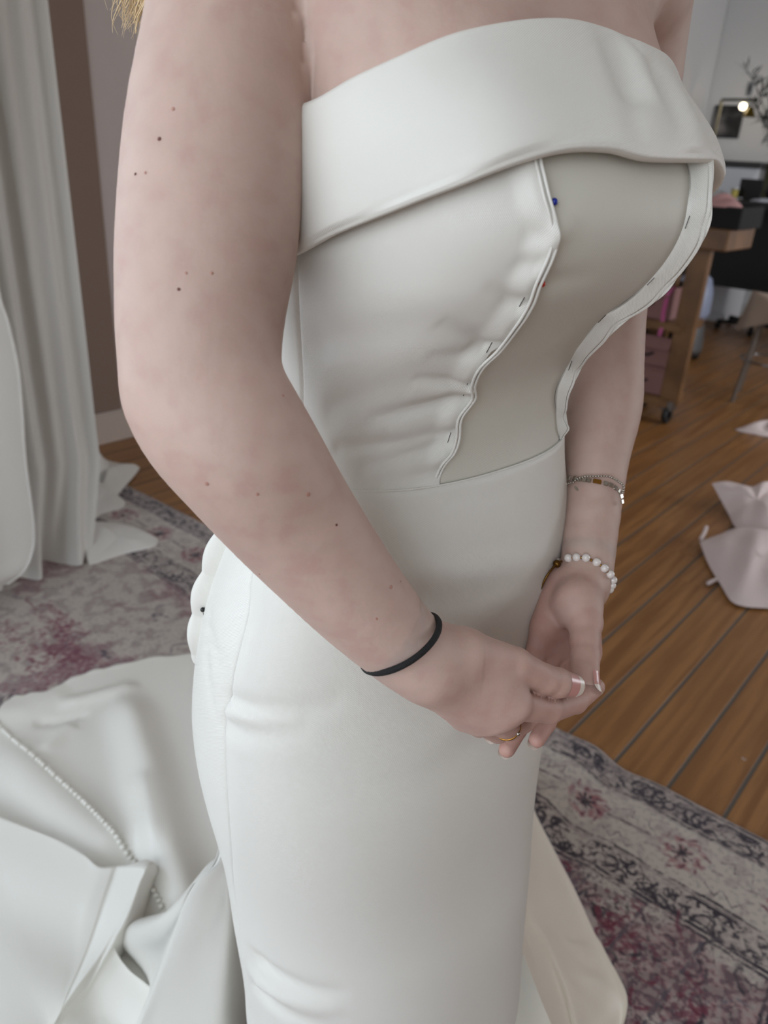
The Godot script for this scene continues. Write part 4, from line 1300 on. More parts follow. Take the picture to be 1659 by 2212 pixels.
	limb([[el, 0.0385], [Vector3(-0.1015, 1.1322, -0.4190), 0.0408], [Vector3(-0.0810, 1.1107, -0.4114), 0.0420], [Vector3(-0.0541, 1.0672, -0.4190), 0.0385], [Vector3(-0.0146, 1.0152, -0.4215), 0.0323], [wr, 0.0271], [Vector3(0.0364, 0.9649, -0.4235), 0.0255]], 30, 0.004)
	var carp := Vector3(0.0373, 0.9618, -0.4269)
	for q in [[Vector3(0.0981, 0.9279, -0.4353), 0.0165, 0.0118], [Vector3(0.0870, 0.9186, -0.4335), 0.017, 0.0118], [Vector3(0.0757, 0.9091, -0.4399), 0.017, 0.0115], [Vector3(0.0658, 0.9009, -0.4530), 0.017, 0.0112]]:
		bone(carp, q[0], q[1], q[2], 0.014, 0.25)
	bone(Vector3(0.0621, 0.9343, -0.4443), Vector3(0.0830, 0.9223, -0.4460), 0.014, 0.013, 0.016, 0.2)
	chain([[Vector3(0.0411, 0.9671, -0.4318), 0.018], [Vector3(0.0597, 0.9683, -0.4335), 0.0140], [Vector3(0.0965, 0.9526, -0.4468), 0.0122]], 0.013, 0.25)
	bone(Vector3(0.0760, 0.9534, -0.4411), Vector3(0.0896, 0.9312, -0.4405), 0.0125, 0.0115, 0.014, 0.25)
	chain([[Vector3(0.0961, 0.9536, -0.4448), 0.0116], [Vector3(0.1212, 0.9344, -0.4565), 0.0106], [Vector3(0.1329, 0.9272, -0.4628), 0.0106], [Vector3(0.1476, 0.9193, -0.4712), 0.0086]], 0.0028, 0.5)
	chain([[Vector3(0.0985, 0.9259, -0.4368), 0.0112], [Vector3(0.1290, 0.9054, -0.4587), 0.0096], [Vector3(0.1553, 0.8937, -0.4847), 0.0085], [Vector3(0.1753, 0.8945, -0.5044), 0.0072]], 0.0028, 0.55)
	chain([[Vector3(0.0870, 0.9186, -0.4335), 0.0112], [Vector3(0.1003, 0.8911, -0.4545), 0.0098], [Vector3(0.1173, 0.8735, -0.4826), 0.0085], [Vector3(0.1294, 0.8766, -0.4936), 0.0075]], 0.0015, 0.55)
	chain([[Vector3(0.0757, 0.9091, -0.4399), 0.0108], [Vector3(0.0940, 0.8827, -0.4603), 0.0094], [Vector3(0.1090, 0.8718, -0.4866), 0.008], [Vector3(0.1184, 0.8777, -0.4941), 0.007]], 0.0015, 0.55)
	chain([[Vector3(0.0658, 0.9009, -0.4530), 0.0100], [Vector3(0.0812, 0.8793, -0.4683), 0.0085], [Vector3(0.0937, 0.8712, -0.4887), 0.0072], [Vector3(0.1019, 0.8785, -0.4945), 0.0064]], 0.0015, 0.55)
	net(into, wr, (Vector3(0.0364, 0.9649, -0.4235) - wr).normalized())
	# left hand, palm turned up under the other
	var hl := Vector3(0.1474, 0.8969, -0.5513)
	grid(hl - Vector3(0.085, 0.11, 0.09), hl + Vector3(0.085, 0.13, 0.10), 0.0018)
	limb([[sl, 0.048], [Vector3(0.1849, 1.3752, -0.7730), 0.047], [Vector3(0.2008, 1.2800, -0.7952), 0.0435], [Vector3(0.2050, 1.1527, -0.7833), 0.0395], [Vector3(0.2057, 1.0911, -0.7548), 0.0380], [Vector3(0.2047, 1.0567, -0.7292), 0.0368], [Vector3(0.1968, 1.0138, -0.6900), 0.0298], [wl, 0.0236], [Vector3(0.1818, 0.9271, -0.6039), 0.022]], 44)
	for q in [[Vector3(0.1815, 0.9261, -0.6180), Vector3(0.1884, 0.8750, -0.5798), 0.0160, 0.0125], [Vector3(0.1756, 0.9258, -0.6178), Vector3(0.1733, 0.8710, -0.5756), 0.0160, 0.0125], [Vector3(0.1693, 0.9254, -0.6152), Vector3(0.1573, 0.8754, -0.5727), 0.0155, 0.0120], [Vector3(0.1642, 0.9258, -0.6106), Vector3(0.1425, 0.8847, -0.5698), 0.0155, 0.0118]]:
		bone(q[0], q[1], q[2], q[3], 0.010, 0.75)
	bone(Vector3(0.1613, 0.9241, -0.6026), Vector3(0.1464, 0.9043, -0.5753), 0.0150, 0.0125, 0.012, 0.7)
	chain([[Vector3(0.1779, 0.9337, -0.5986), 0.0190], [Vector3(0.1696, 0.9284, -0.5732), 0.0190], [Vector3(0.1727, 0.9226, -0.5536), 0.0146]], 0.010, 0.3)
	chain([[Vector3(0.1727, 0.9226, -0.5536), 0.0140], [Vector3(0.1697, 0.9159, -0.5360), 0.0114], [Vector3(0.1685, 0.9090, -0.5231), 0.0113], [Vector3(0.1673, 0.9034, -0.5133), 0.0107], [Vector3(0.1683, 0.8975, -0.5033), 0.0080]], 0.003, 0.5)
	chain([[Vector3(0.1884, 0.8750, -0.5798), 0.0110], [Vector3(0.1815, 0.8678, -0.5499), 0.0092], [Vector3(0.1717, 0.8654, -0.5271), 0.0082], [Vector3(0.1562, 0.8689, -0.5094), 0.0072]], 0.0015, 0.7)
	chain([[Vector3(0.1733, 0.8710, -0.5756), 0.0108], [Vector3(0.1562, 0.8573, -0.5378), 0.0090], [Vector3(0.1434, 0.8501, -0.5115), 0.0080], [Vector3(0.1335, 0.8472, -0.4945), 0.0067]], 0.0015, 0.75)
	chain([[Vector3(0.1573, 0.8754, -0.5727), 0.0106], [Vector3(0.1345, 0.8575, -0.5355), 0.0088], [Vector3(0.1195, 0.8465, -0.5063), 0.0079], [Vector3(0.1094, 0.8403, -0.4889), 0.0068]], 0.0015, 0.75)
	chain([[Vector3(0.1425, 0.8847, -0.5698), 0.0100], [Vector3(0.1197, 0.8635, -0.5359), 0.0080], [Vector3(0.1047, 0.8530, -0.5105), 0.0070], [Vector3(0.0977, 0.8468, -0.4980), 0.0058]], 0.0015, 0.75)
	net(into, wl, (Vector3(0.1818, 0.9271, -0.6039) - wl).normalized())
	obj("body", net_mesh(into, plain, flush), skin, root)
	# nails with pale free edges
	nail(root, Vector3(0.1329, 0.9272, -0.4628), Vector3(0.1489, 0.9187, -0.4721), Vector3(-0.0585, 0.5537, 0.8456), 0.0108, 0.0094, 0.026, 0.12)
	nail(root, Vector3(0.1673, 0.9034, -0.5133), Vector3(0.1688, 0.8975, -0.5022), Vector3(0.7545, 0.2006, 0.5683), 0.0107, 0.0084, 0.027, 0.35)
	nail(root, Vector3(0.1434, 0.8501, -0.5115), Vector3(0.1335, 0.8469, -0.4944), Vector3(0.1113, -0.5964, -0.8258), 0.0078, 0.0066, 0.017, 0.75)
	nail(root, Vector3(0.1195, 0.8465, -0.5063), Vector3(0.1094, 0.8400, -0.4888), Vector3(0.1113, -0.5964, -0.8258), 0.0078, 0.0066, 0.017, 0.75)
	nail(root, Vector3(0.1047, 0.8530, -0.5105), Vector3(0.0977, 0.8465, -0.4978), Vector3(0.1113, -0.5964, -0.8258), 0.0068, 0.0058, 0.015, 0.75)
	# moles and freckles
	var mole := mat(Color(0.40, 0.22, 0.185), 0.6)
	var freckle := mat(Color(0.68, 0.50, 0.44), 0.6)
	for q in [
		[Vector3(-0.1268, 1.2697, -0.4420), 0.0014, 1, Vector3(-0.3271, 0.4639, 0.8233)],
		[Vector3(-0.1106, 1.2010, -0.4033), 0.0011, 1, Vector3(-0.0132, 0.4419, 0.8969)],
		[Vector3(-0.1402, 1.2524, -0.4404), 0.0010, 1, Vector3(-0.5851, 0.3845, 0.7140)],
		[Vector3(-0.1336, 1.2535, -0.4364), 0.0010, 0, Vector3(-0.4570, 0.4218, 0.7831)],
		[Vector3(-0.0950, 1.2089, -0.4101), 0.0011, 0, Vector3(0.3123, 0.4325, 0.8458)],
		[Vector3(-0.1074, 1.2086, -0.4073), 0.0009, 0, Vector3(0.0550, 0.4649, 0.8836)],
		[Vector3(-0.0926, 1.1088, -0.3700), 0.0014, 0, Vector3(-0.1939, -0.1324, 0.9720)],
		[Vector3(-0.0414, 1.0996, -0.3848), 0.0016, 0, Vector3(0.6851, 0.1664, 0.7092)],
		[Vector3(-0.0262, 1.0779, -0.3937), 0.0010, 1, Vector3(0.6877, 0.3151, 0.6540)],
		[Vector3(0.0069, 1.0335, -0.4042), 0.0014, 0, Vector3(0.7353, 0.4400, 0.5155)],
		[Vector3(-0.0009, 1.0183, -0.3919), 0.0010, 0, Vector3(0.3758, 0.1500, 0.9145)],
		[Vector3(0.0128, 1.0318, -0.4146), 0.0008, 0, Vector3(0.8165, 0.5367, 0.2129)],
		[Vector3(-0.0666, 1.1040, -0.3709), 0.0011, 0, Vector3(0.2460, -0.0128, 0.9692)],
		[Vector3(-0.1204, 1.2841, -0.4481), 0.0012, 0, Vector3(-0.2077, 0.4994, 0.8411)],
		[Vector3(-0.0572, 1.1489, -0.4016), 0.0010, 0, Vector3(0.7215, 0.6316, 0.2837)],
		[Vector3(-0.0700, 1.0446, -0.3913), 0.0008, 0, Vector3(-0.4754, -0.5008, 0.7234)]]:
		var o := obj("mole", ball(q[1] * 0.8, 6), mole if q[2] > 0 else freckle, root, q[0])
		o.quaternion = Quaternion(Vector3.UP, q[3])
		o.scale = Vector3(1, 0.25, 1)
	hair(root, hd)

func pores() -> NoiseTexture2D:
	var t := noise_tex(0.11, [Color.BLACK, Color.WHITE], [0.1, 0.9], 256, FastNoiseLite.TYPE_SIMPLEX_SMOOTH, 3)
	t.as_normal_map = true
	t.bump_strength = 3.0
	return t

func net_without(into: Dictionary, a: Vector3, aw: Vector3, b: Vector3, bw: Vector3) -> void:
	for z in g_n.z:                                        # empties the field past both wrists
		for y in g_n.y:
			var o := (z * g_n.y + y) * g_n.x
			var p := g_lo + Vector3(0, y, z) * g_cell
			if p.y > 1.1: break
			for x in g_n.x:
				if g_f[o + x] < 0.02:
					var q := p + Vector3(x * g_cell, 0, 0)
					var da := (q - a).dot(aw)
					var db := (q - b).dot(bw)
					if (da > 0.002 and q.distance_to(a) < 0.09) or (db > 0.002 and q.distance_to(b) < 0.075): g_f[o + x] = 0.02
	net(into)

func nail(root: Node, a: Vector3, b: Vector3, up: Vector3, ra: float, rb: float, ln: float, from: float) -> void:
	var d := (b - a).normalized()
	up = (up - d * up.dot(d)).normalized()
	var s := d.cross(up)
	var span := a.distance_to(b)
	var bed := []
	var tip := []
	for i in 13:
		var t := i / 12.0
		var along := span * from + ln * t * 0.62
		var r := lerpf(ra, rb, clampf(along / span, 0.0, 1.0)) + 0.0005
		var half := 0.88 * (1.0 - 0.15 * (1.0 - t)) * (1.0 if t < 0.6 else sqrt(maxf(0.0, 1.0 - pow((t - 0.6) / 0.46, 2.0))))
		var row := PackedVector3Array()
		for j in 11:
			var an := (j / 5.0 - 1.0) * half
			row.append(a + d * along + (up * cos(an) + s * sin(an)) * r - up * 0.0006 * maxf(0.0, t - 0.6))
		if i <= 8: bed.append(row)
		if i >= 8: tip.append(row)
	var o := obj("fingernail", sheet(bed), M.nail, root)
	obj("nail_tip", sheet(tip), M.nail_tip, o)

func hair(root: Node, hd: Vector3) -> void:
	var blonde := mat(Color(0.93, 0.87, 0.78), 0.5)
	blonde.albedo_texture = noise_tex(0.05, [Color(0.86, 0.78, 0.64), Color(1, 0.97, 0.90)], [0.3, 0.7], 128)
	var st := SurfaceTool.new()
	st.begin(Mesh.PRIMITIVE_TRIANGLES)
	var cap := []
	for i in 16:
		var v := i / 15.0
		var row := PackedVector3Array()
		for j in 33:
			var an := deg_to_rad(lerpf(62.0, 298.0, j / 32.0))
			var y := lerpf(0.115, -0.20, v)
			var r := 0.101 * sqrt(maxf(0.02, 1.0 - pow(clampf((y - 0.0) / 0.118, 0.0, 1.0), 2.0))) * (1.0 + 0.05 * sin(j * 1.7))
			row.append(hd + (FRONT * cos(an) + SIDE * sin(an)) * r - FRONT * 0.012 + Vector3(0, y + 0.012, 0))
		cap.append(row)
	st.append_from(sheet(cap), 0, Transform3D())
	var rg := RandomNumberGenerator.new()
	rg.seed = 21
	var ends := [[Vector3(-0.2425, 1.3508, -0.7617), 0.012, 0.0012], [Vector3(-0.2356, 1.3469, -0.7599), 0.01, 0.0008], [Vector3(-0.2161, 1.3497, -0.7310), 0.008, 0.003], [Vector3(-0.2142, 1.3556, -0.7337), 0.01, 0.0035], [Vector3(-0.2100, 1.3609, -0.7362), 0.02, 0.004], [Vector3(-0.2384, 1.3603, -0.7660), 0.012, 0.0012], [Vector3(-0.1860, 1.3986, -0.7838), 0.08, 0.005], [Vector3(-0.1673, 1.3931, -0.8054), 0.08, 0.005], [Vector3(-0.1567, 1.4093, -0.8370), 0.08, 0.005], [Vector3(-0.2548, 1.3684, -0.7819), 0.012, 0.0008]]
	for k in 150:                                            # locks down her back, a few loose ends past her right shoulder
		var e: Array = ends[k % ends.size()]
		var j := Vector3(rg.randf() - 0.5, rg.randf() - 0.5, rg.randf() - 0.5)
		var tip: Vector3 = e[0] + j * (e[1] as float)
		var start := hd - FRONT * 0.09 - SIDE * (0.05 + 0.05 * rg.randf()) - Vector3(0, 0.12, 0)
		var mid := start.lerp(tip, 0.55) - SIDE * 0.012 + j * 0.03
		var bend := start.lerp(tip, 0.85) - FRONT * 0.012 * rg.randf() - SIDE * 0.006 + j * 0.008
		var r0: float = e[2] * (0.35 + 0.5 * rg.randf())
		st.append_from(tube(wavy(path([start, mid, bend, tip], 18), rg.randf() * TAU), func(t: float) -> float: return r0 * (1.0 - 0.85 * t * t), 5), 0, Transform3D())
	obj("hair", st.commit(), blonde, root)

func wavy(p: PackedVector3Array, phase: float) -> PackedVector3Array:
	for i in p.size():
		var t := float(i) / p.size()
		p[i] += (SIDE * sin(t * 9.0 + phase) + FRONT * cos(t * 7.0 + phase)) * 0.004 * t
	return p

# ---------- jewellery and pins ----------
func build_jewels() -> void:
	var black := mat(Color(0.018, 0.018, 0.02), 0.75)
	black.heightmap_enabled = true
	black.heightmap_texture = noise_tex(0.2, [Color.BLACK, Color.WHITE], [0.3, 0.7], 128)
	black.heightmap_scale = 0.03
	black.uv1_scale = Vector3(60, 60, 1)
	var c := Vector3(0.0152, 0.9812, -0.4232)
	var e1 := (Vector3(0.0368, 0.9973, -0.4313) - Vector3(-0.0074, 0.9663, -0.4169)) * 0.5
	var e2 := Vector3(0.0230, 0.9909, -0.3921) - c
	var pts := PackedVector3Array()
	for i in 48:
		var a := TAU * i / 48.0
		pts.append(c + e1 * cos(a) * 1.02 + e2 * sin(a))
	tag(obj("hair_tie", tube(pts, 0.0021, 10, true), black), "thin black elastic hair tie worn round the near wrist", "hair tie")
	# pearls
	var pearl := mat(Color(0.86, 0.825, 0.80), 0.22)
	pearl.clearcoat_enabled = true
	pearl.clearcoat = 0.6
	pearl.clearcoat_roughness = 0.1
	var gold := mat(Color(0.62, 0.45, 0.22), 0.3, 1.0)
	var brass := mat(Color(0.42, 0.30, 0.14), 0.35, 1.0)
	var silver := mat(Color(0.72, 0.70, 0.66), 0.25, 1.0)
	var beads := [Vector3(0.1590, 0.9415, -0.6248), Vector3(0.1640, 0.9544, -0.6071), Vector3(0.1699, 0.9577, -0.6030), Vector3(0.1771, 0.9595, -0.5995), Vector3(0.1861, 0.9573, -0.5966), Vector3(0.1933, 0.9529, -0.5948), Vector3(0.1994, 0.9472, -0.5949), Vector3(0.2042, 0.9393, -0.5992), Vector3(0.2039, 0.9341, -0.5987), Vector3(0.2023, 0.9307, -0.5976)]
	var root := thing("pearl_bracelet", "bracelet of white pearls with small gold spacers and a gold slider on the far wrist", "bracelet", beads[0])
	for i in beads.size():
		obj("pearl", ball(0.0037 if i > 0 else 0.0034, 10), pearl, root, beads[i] - beads[0])
		if i > 1:
			var m: Vector3 = (beads[i] + beads[i - 1]) * 0.5 - beads[0]
			obj("spacer", ball(0.0013, 5), gold, root, m)
	obj("slider", ball(0.0036, 8), brass, root, Vector3(0.1553, 0.9473, -0.6085) - beads[0])
	obj("cord", tube(path([Vector3(0.1594, 0.9502, -0.6086), Vector3(0.1548, 0.9483, -0.6065), Vector3(0.1493, 0.9439, -0.6021), Vector3(0.1449, 0.9370, -0.5989), Vector3(0.1418, 0.9276, -0.5969)], 24), 0.0011, 6), brass, root, -beads[0])
	var rest := [Vector3(0.2139, 0.9101, -0.6347), Vector3(0.2031, 0.9091, -0.6439), Vector3(0.1863, 0.9171, -0.6428), Vector3(0.1681, 0.9336, -0.6287), Vector3(0.1588, 0.9451, -0.6171)]
	obj("thread", tube(path(rest, 20), 0.0008, 5), brass, root, -beads[0])
	# flat link bracelet and fine beaded chain
	var links := [
		[Vector3(0.1642, 1.0043, -0.6692), Vector3(0.3381, 0.4224, 0.8410), Vector3(-0.9604, 0.2600, 0.0999)],
		[Vector3(0.1670, 1.0078, -0.6622), Vector3(0.4411, 0.3781, 0.8140), Vector3(-0.8621, 0.4235, 0.2782)],
		[Vector3(0.1708, 1.0100, -0.6571), Vector3(0.6148, 0.2683, 0.7417), Vector3(-0.7405, 0.5342, 0.4078)],
		[Vector3(0.1744, 1.0111, -0.6532), Vector3(0.7160, 0.2058, 0.6671), Vector3(-0.6173, 0.6071, 0.5003)],
		[Vector3(0.1779, 1.0120, -0.6504), Vector3(0.8220, 0.1485, 0.5498), Vector3(-0.4986, 0.6552, 0.5675)],
		[Vector3(0.1816, 1.0124, -0.6485), Vector3(0.9220, 0.0591, 0.3827), Vector3(-0.3785, 0.6877, 0.6195)],
		[Vector3(0.1885, 1.0127, -0.6461), Vector3(0.9717, -0.0515, 0.2305), Vector3(-0.1505, 0.7144, 0.6834)],
		[Vector3(0.1963, 1.0116, -0.6450), Vector3(0.9788, -0.1769, 0.1033), Vector3(0.1084, 0.6971, 0.7087)],
		[Vector3(0.2010, 1.0104, -0.6447), Vector3(0.9294, -0.3690, -0.0072), Vector3(0.2631, 0.6632, 0.7006)],
		[Vector3(0.2056, 1.0079, -0.6450), Vector3(0.8219, -0.5679, -0.0430), Vector3(0.4229, 0.6079, 0.6720)],
		[Vector3(0.2096, 1.0045, -0.6452), Vector3(0.6325, -0.7671, 0.1071), Vector3(0.5627, 0.5390, 0.6267)],
		[Vector3(0.2117, 1.0006, -0.6440), Vector3(0.3431, -0.8877, 0.3071), Vector3(0.6449, 0.4872, 0.5889)],
		[Vector3(0.2129, 0.9960, -0.6423), Vector3(0.2389, -0.9058, 0.3498), Vector3(0.7087, 0.4394, 0.5520)]]
	root = thing("link_bracelet", "bracelet of square silver links with one gold link on the far forearm", "bracelet", links[0][0])
	for i in links.size():
		var l: Array = links[i]
		var d: Vector3 = l[1]
		var o: Vector3 = l[2]
		var b := Basis(d, o.cross(d).normalized() * -1.0, o)
		var st := new_st()
		box_into(st, Vector3.ZERO, Vector3(0.0040 if i != 6 else 0.0075, 0.0044, 0.0014), 0.0004, b.orthonormalized())
		obj("link" if i != 6 else "gold_link", done(st), silver if i != 6 else gold, root, l[0] - links[0][0])
	var chn := [Vector3(0.1640, 1.0023, -0.6596), Vector3(0.1663, 1.0052, -0.6563), Vector3(0.1692, 1.0074, -0.6537), Vector3(0.1720, 1.0109, -0.6533), Vector3(0.1762, 1.0139, -0.6516), Vector3(0.1813, 1.0158, -0.6499), Vector3(0.1858, 1.0165, -0.6483), Vector3(0.1922, 1.0173, -0.6479), Vector3(0.1980, 1.0174, -0.6479), Vector3(0.2033, 1.0156, -0.6477), Vector3(0.2079, 1.0130, -0.6481), Vector3(0.2126, 1.0097, -0.6492), Vector3(0.2137, 1.0062, -0.6480), Vector3(0.2120, 1.0033, -0.6439)]
	root = thing("beaded_chain", "fine silver bead chain with a leaf charm lying over the square link bracelet", "bracelet", chn[0])
	var fine := path(chn, 400)
	var run := 0.0
	var nxt := 0.0
	for i in range(1, 400):
		run += fine[i].distance_to(fine[i - 1])
		if run >= nxt:
			nxt += 0.0024
			obj("bead", ball(0.00115, 5), silver, root, fine[i] - chn[0])
	var leaf := []
	for i in 7:
		var row := PackedVector3Array()
		for j in 5: row.append(Vector3(0.1649, 1.0128, -0.6316) - chn[0] + (Vector3(0.1692, 1.0094, -0.6300) - Vector3(0.1649, 1.0128, -0.6316)) * (i / 6.0) + (Vector3(0.1681, 1.0130, -0.6317) - Vector3(0.1672, 1.0099, -0.6327)) * (j / 4.0 - 0.5) * sin(PI * (i + 0.2) / 6.4))
		leaf.append(row)
	obj("charm", sheet(leaf), silver, root)
	# ring
	var rc := Vector3(0.1032, 0.8910, -0.4533)
	var rd := (Vector3(0.1003, 0.8911, -0.4545) - Vector3(0.0870, 0.9186, -0.4335)).normalized()
	var ru := rd.cross(Vector3(-0.0000, 0.4204, 0.9073)).normalized()
	var rv := rd.cross(ru)
	pts = PackedVector3Array()
	for i in 28: pts.append(Vector3(0.0981, 0.8948, -0.4514) + (ru * cos(TAU * i / 28.0) + rv * sin(TAU * i / 28.0)) * 0.0100)
	root = thing("ring", "thin gold ring with a small stone, just showing under the joined fingers", "ring", pts[0])
	obj("band", tube(pts, 0.0009, 8, true), gold, root, -pts[0])
	obj("stone", ball(0.0018, 4), silver, root, Vector3(0.1056, 0.8945, -0.4440) - pts[0])

func build_pins() -> void:
	var steel := mat(Color(0.42, 0.41, 0.40), 0.35, 1.0)
	for p in [
		[Vector3(0.0809, 1.2352, -0.4533), Vector3(0.0807, 1.2307, -0.4530), Vector3(0.0807, 1.2307, -0.4530), null, "dressmaking pin in the near bodice seam, uppermost of those without a coloured head"],
		[Vector3(0.0834, 1.2205, -0.4576), Vector3(0.0844, 1.2139, -0.4608), Vector3(0.0844, 1.2139, -0.4608), null, "dressmaking pin just above the red-headed pin on the near bodice seam"],
		[Vector3(0.0750, 1.1965, -0.4682), Vector3(0.0735, 1.1904, -0.4736), Vector3(0.0735, 1.1904, -0.4736), null, "dressmaking pin below the red-headed pin on the near bodice seam"],
		[Vector3(0.0623, 1.1635, -0.4946), Vector3(0.0601, 1.1557, -0.4994), Vector3(0.0601, 1.1557, -0.4994), null, "dressmaking pin halfway down the near bodice seam, where the cloth puckers"],
		[Vector3(0.0516, 1.1305, -0.5168), Vector3(0.0503, 1.1192, -0.5242), Vector3(0.0503, 1.1192, -0.5242), null, "dressmaking pin second from the waist on the near bodice seam"],
		[Vector3(0.0442, 1.0913, -0.5265), Vector3(0.0426, 1.0837, -0.5262), Vector3(0.0426, 1.0837, -0.5262), null, "dressmaking pin nearest the waist on the near bodice seam"],
		[Vector3(0.1840, 1.2427, -0.5345), Vector3(0.1821, 1.2350, -0.5326), Vector3(0.1821, 1.2350, -0.5326), null, "dressmaking pin highest on the far bodice seam, below the folded neckline"],
		[Vector3(0.1703, 1.2032, -0.5377), Vector3(0.1665, 1.1981, -0.5383), Vector3(0.1665, 1.1981, -0.5383), null, "dressmaking pin on the far bodice seam where the bust curves under"],
		[Vector3(0.1440, 1.1763, -0.5435), Vector3(0.1411, 1.1697, -0.5494), Vector3(0.1411, 1.1697, -0.5494), null, "dressmaking pin midway down the far bodice seam, above the forearm"],
		[Vector3(0.1375, 1.1312, -0.5947), Vector3(0.1392, 1.1178, -0.6101), Vector3(0.1392, 1.1178, -0.6101), null, "dressmaking pin on the far bodice seam beside the far forearm"],
		[Vector3(0.1436, 1.0814, -0.6309), Vector3(0.1456, 1.0676, -0.6348), Vector3(0.1456, 1.0676, -0.6348), null, "dressmaking pin lowest on the far bodice seam, just above the waist"],
		[Vector3(0.0798, 1.2518, -0.4516), Vector3(0.0822, 1.2499, -0.4542), Vector3(0.0822, 1.2499, -0.4542), Color(0.10, 0.16, 0.55), "pin with a blue round head beside the near bodice seam"],
		[Vector3(0.0796, 1.2076, -0.4600), Vector3(0.0838, 1.2052, -0.4661), Vector3(0.0838, 1.2052, -0.4661), Color(0.72, 0.16, 0.05), "pin with an orange-red round head beside the near bodice seam"],
		[Vector3(-0.1470, 0.9024, -0.5563), Vector3(-0.1482, 0.9110, -0.5579), Vector3(-0.1482, 0.9110, -0.5579), Color(0.02, 0.02, 0.025), "pin with a black round head in the tuck at the back of the skirt"]
	]:
		var root := thing("dressmaking_pin", p[4], "pin", p[0], 0.0, "pins along the bodice seams")
		obj("shaft", tube(PackedVector3Array([Vector3.ZERO, p[1] - p[0]]), 0.00030, 6), steel, root)
		if p[3] != null: obj("head", ball(0.0021, 7), mat(p[3], 0.3), root, p[2] - p[0])

# ---------- the workroom at the far end ----------
func build_back() -> void:
	var pine := wood(Color(0.36, 0.245, 0.14), Color(0.46, 0.33, 0.20), Vector3(1.2, 1.2, 1.2))
	var black := mat(Color(0.022, 0.022, 0.025), 0.6)
	var pink := mat(Color(0.50, 0.36, 0.345), 0.85)
	var pink_b := mat(Color(0.48, 0.34, 0.325), 0.85)
	var white := mat(Color(0.80, 0.80, 0.81), 0.5)
	var steel := mat(Color(0.55, 0.55, 0.55), 0.3, 1.0)
	# bench on castors
	var t := thing("cutting_bench", "pine cutting bench on castors with two storage shelves, beyond the bride's far arm", "workbench", room(-2.05, 4.235), TURN)
	obj("worktop", boxm(Vector3(1.50, 0.10, 0.38), 0.006), pine, t, Vector3(0, 0.965, 0))
	for x in [-0.66, 0.61]:
		for z: float in [-0.11, 0.11]:
			obj("leg", boxm(Vector3(0.105, 0.80, 0.05), 0.005), pine, t, Vector3(x if z > 0 else x - 0.22 * signf(x), 0.515, z))
			var cs := obj("castor", lathe([[0.0, -0.012], [0.045, -0.014], [0.052, -0.006], [0.052, 0.006], [0.045, 0.014], [0.0, 0.014]], 20), black, t, Vector3(x if z > 0 else x - 0.22 * signf(x), 0.053, z))
			cs.rotation.z = PI / 2
			obj("fork", boxm(Vector3(0.055, 0.07, 0.06), 0.006), steel, cs, Vector3(0.05, 0, 0))
	obj("shelf", boxm(Vector3(1.30, 0.045, 0.30), 0.004), pine, t, Vector3(-0.04, 0.515, 0))
	obj("shelf", boxm(Vector3(1.30, 0.05, 0.30), 0.004), pine, t, Vector3(-0.04, 0.118, 0))
	# storage boxes
	for q in [[-1.66, 4.25, 0.538, 0.245, 0.165, "dusty pink fabric storage box on the upper shelf of the pine bench", true], [-1.615, 4.25, 0.144, 0.245, 0.15, "dusty pink storage box on the bottom shelf, under the open box", false], [-1.61, 4.25, 0.296, 0.25, 0.14, "open dusty pink storage box with a black lining, on top of another box", true]]:
		storage_box(q, pink, pink_b, black)
	var rib := mat(Color(0.66, 0.30, 0.48), 0.6)
	var rows := []
	for i in 16:
		var y := 0.715 - 0.25 * i / 15.0
		var row := PackedVector3Array()
		for j in 4: row.append(room(-1.565 + 0.022 * j / 3.0 + 0.004 * sin(i * 0.6) + (0.012 if i < 2 else 0.0), 4.085 - 0.006 * sin(i * 0.5) + (0.04 if i == 0 else 0.0), y))
		rows.append(row)
	var rb := obj("ribbon", sheet(rows), rib)
	tag(rb, "pink ribbon hanging down over the front of the storage boxes", "ribbon")
	# bin of cloth on the bench
	t = thing("cloth_bin", "low black bin heaped with cloth scraps on the pine bench", "bin", room(-1.52, 4.23, 1.016), TURN)
	var st := new_st()
	for q in [[Vector3(0, 0.006, 0), Vector3(0.50, 0.012, 0.34)], [Vector3(0, 0.05, 0.165), Vector3(0.50, 0.10, 0.012)], [Vector3(0, 0.05, -0.165), Vector3(0.50, 0.10, 0.012)], [Vector3(0.245, 0.05, 0), Vector3(0.012, 0.10, 0.32)], [Vector3(-0.245, 0.05, 0), Vector3(0.012, 0.10, 0.32)]]:
		box_into(st, q[0], q[1], 0.003)
	obj("tub", done(st), mat(Color(0.012, 0.012, 0.013), 0.85), t)
	for q in [[Vector3(-0.10, 0.105, 0.05), 0.21, Color(0.50, 0.48, 0.47)], [Vector3(0.12, 0.10, 0.06), 0.17, Color(0.66, 0.50, 0.49)]]:
		var loop := []
		for k in 9: loop.append(Vector3(cos(TAU * k / 9.0) * q[1] * (0.55 + 0.2 * sin(k * 2.3)), 0.0, sin(TAU * k / 9.0) * 0.13) + q[0])
		loop.reverse()
		fan("scrap", loop, 0.045, mat(q[2], 0.9), t, Vector3.ZERO, 0.012)
	# black desk and what stands on it
	t = thing("desk", "long black desk at the far end of the workroom, behind the bench", "desk", room(-2.0, 6.75), TURN)
	obj("desktop", boxm(Vector3(1.9, 0.04, 0.7), 0.004), black, t, Vector3(0, 1.05, 0))
	for x in [-0.9, 0.9]:
		obj("side_panel", boxm(Vector3(0.04, 1.02, 0.62), 0.004), black, t, Vector3(x, 0.515, 0))
	obj("back_board", boxm(Vector3(1.76, 0.62, 0.03), 0.003), mat(Color(0.06, 0.065, 0.07), 0.6), t, Vector3(0, 0.70, -0.2))
	var olive := mat(Color(0.27, 0.26, 0.17), 0.8)
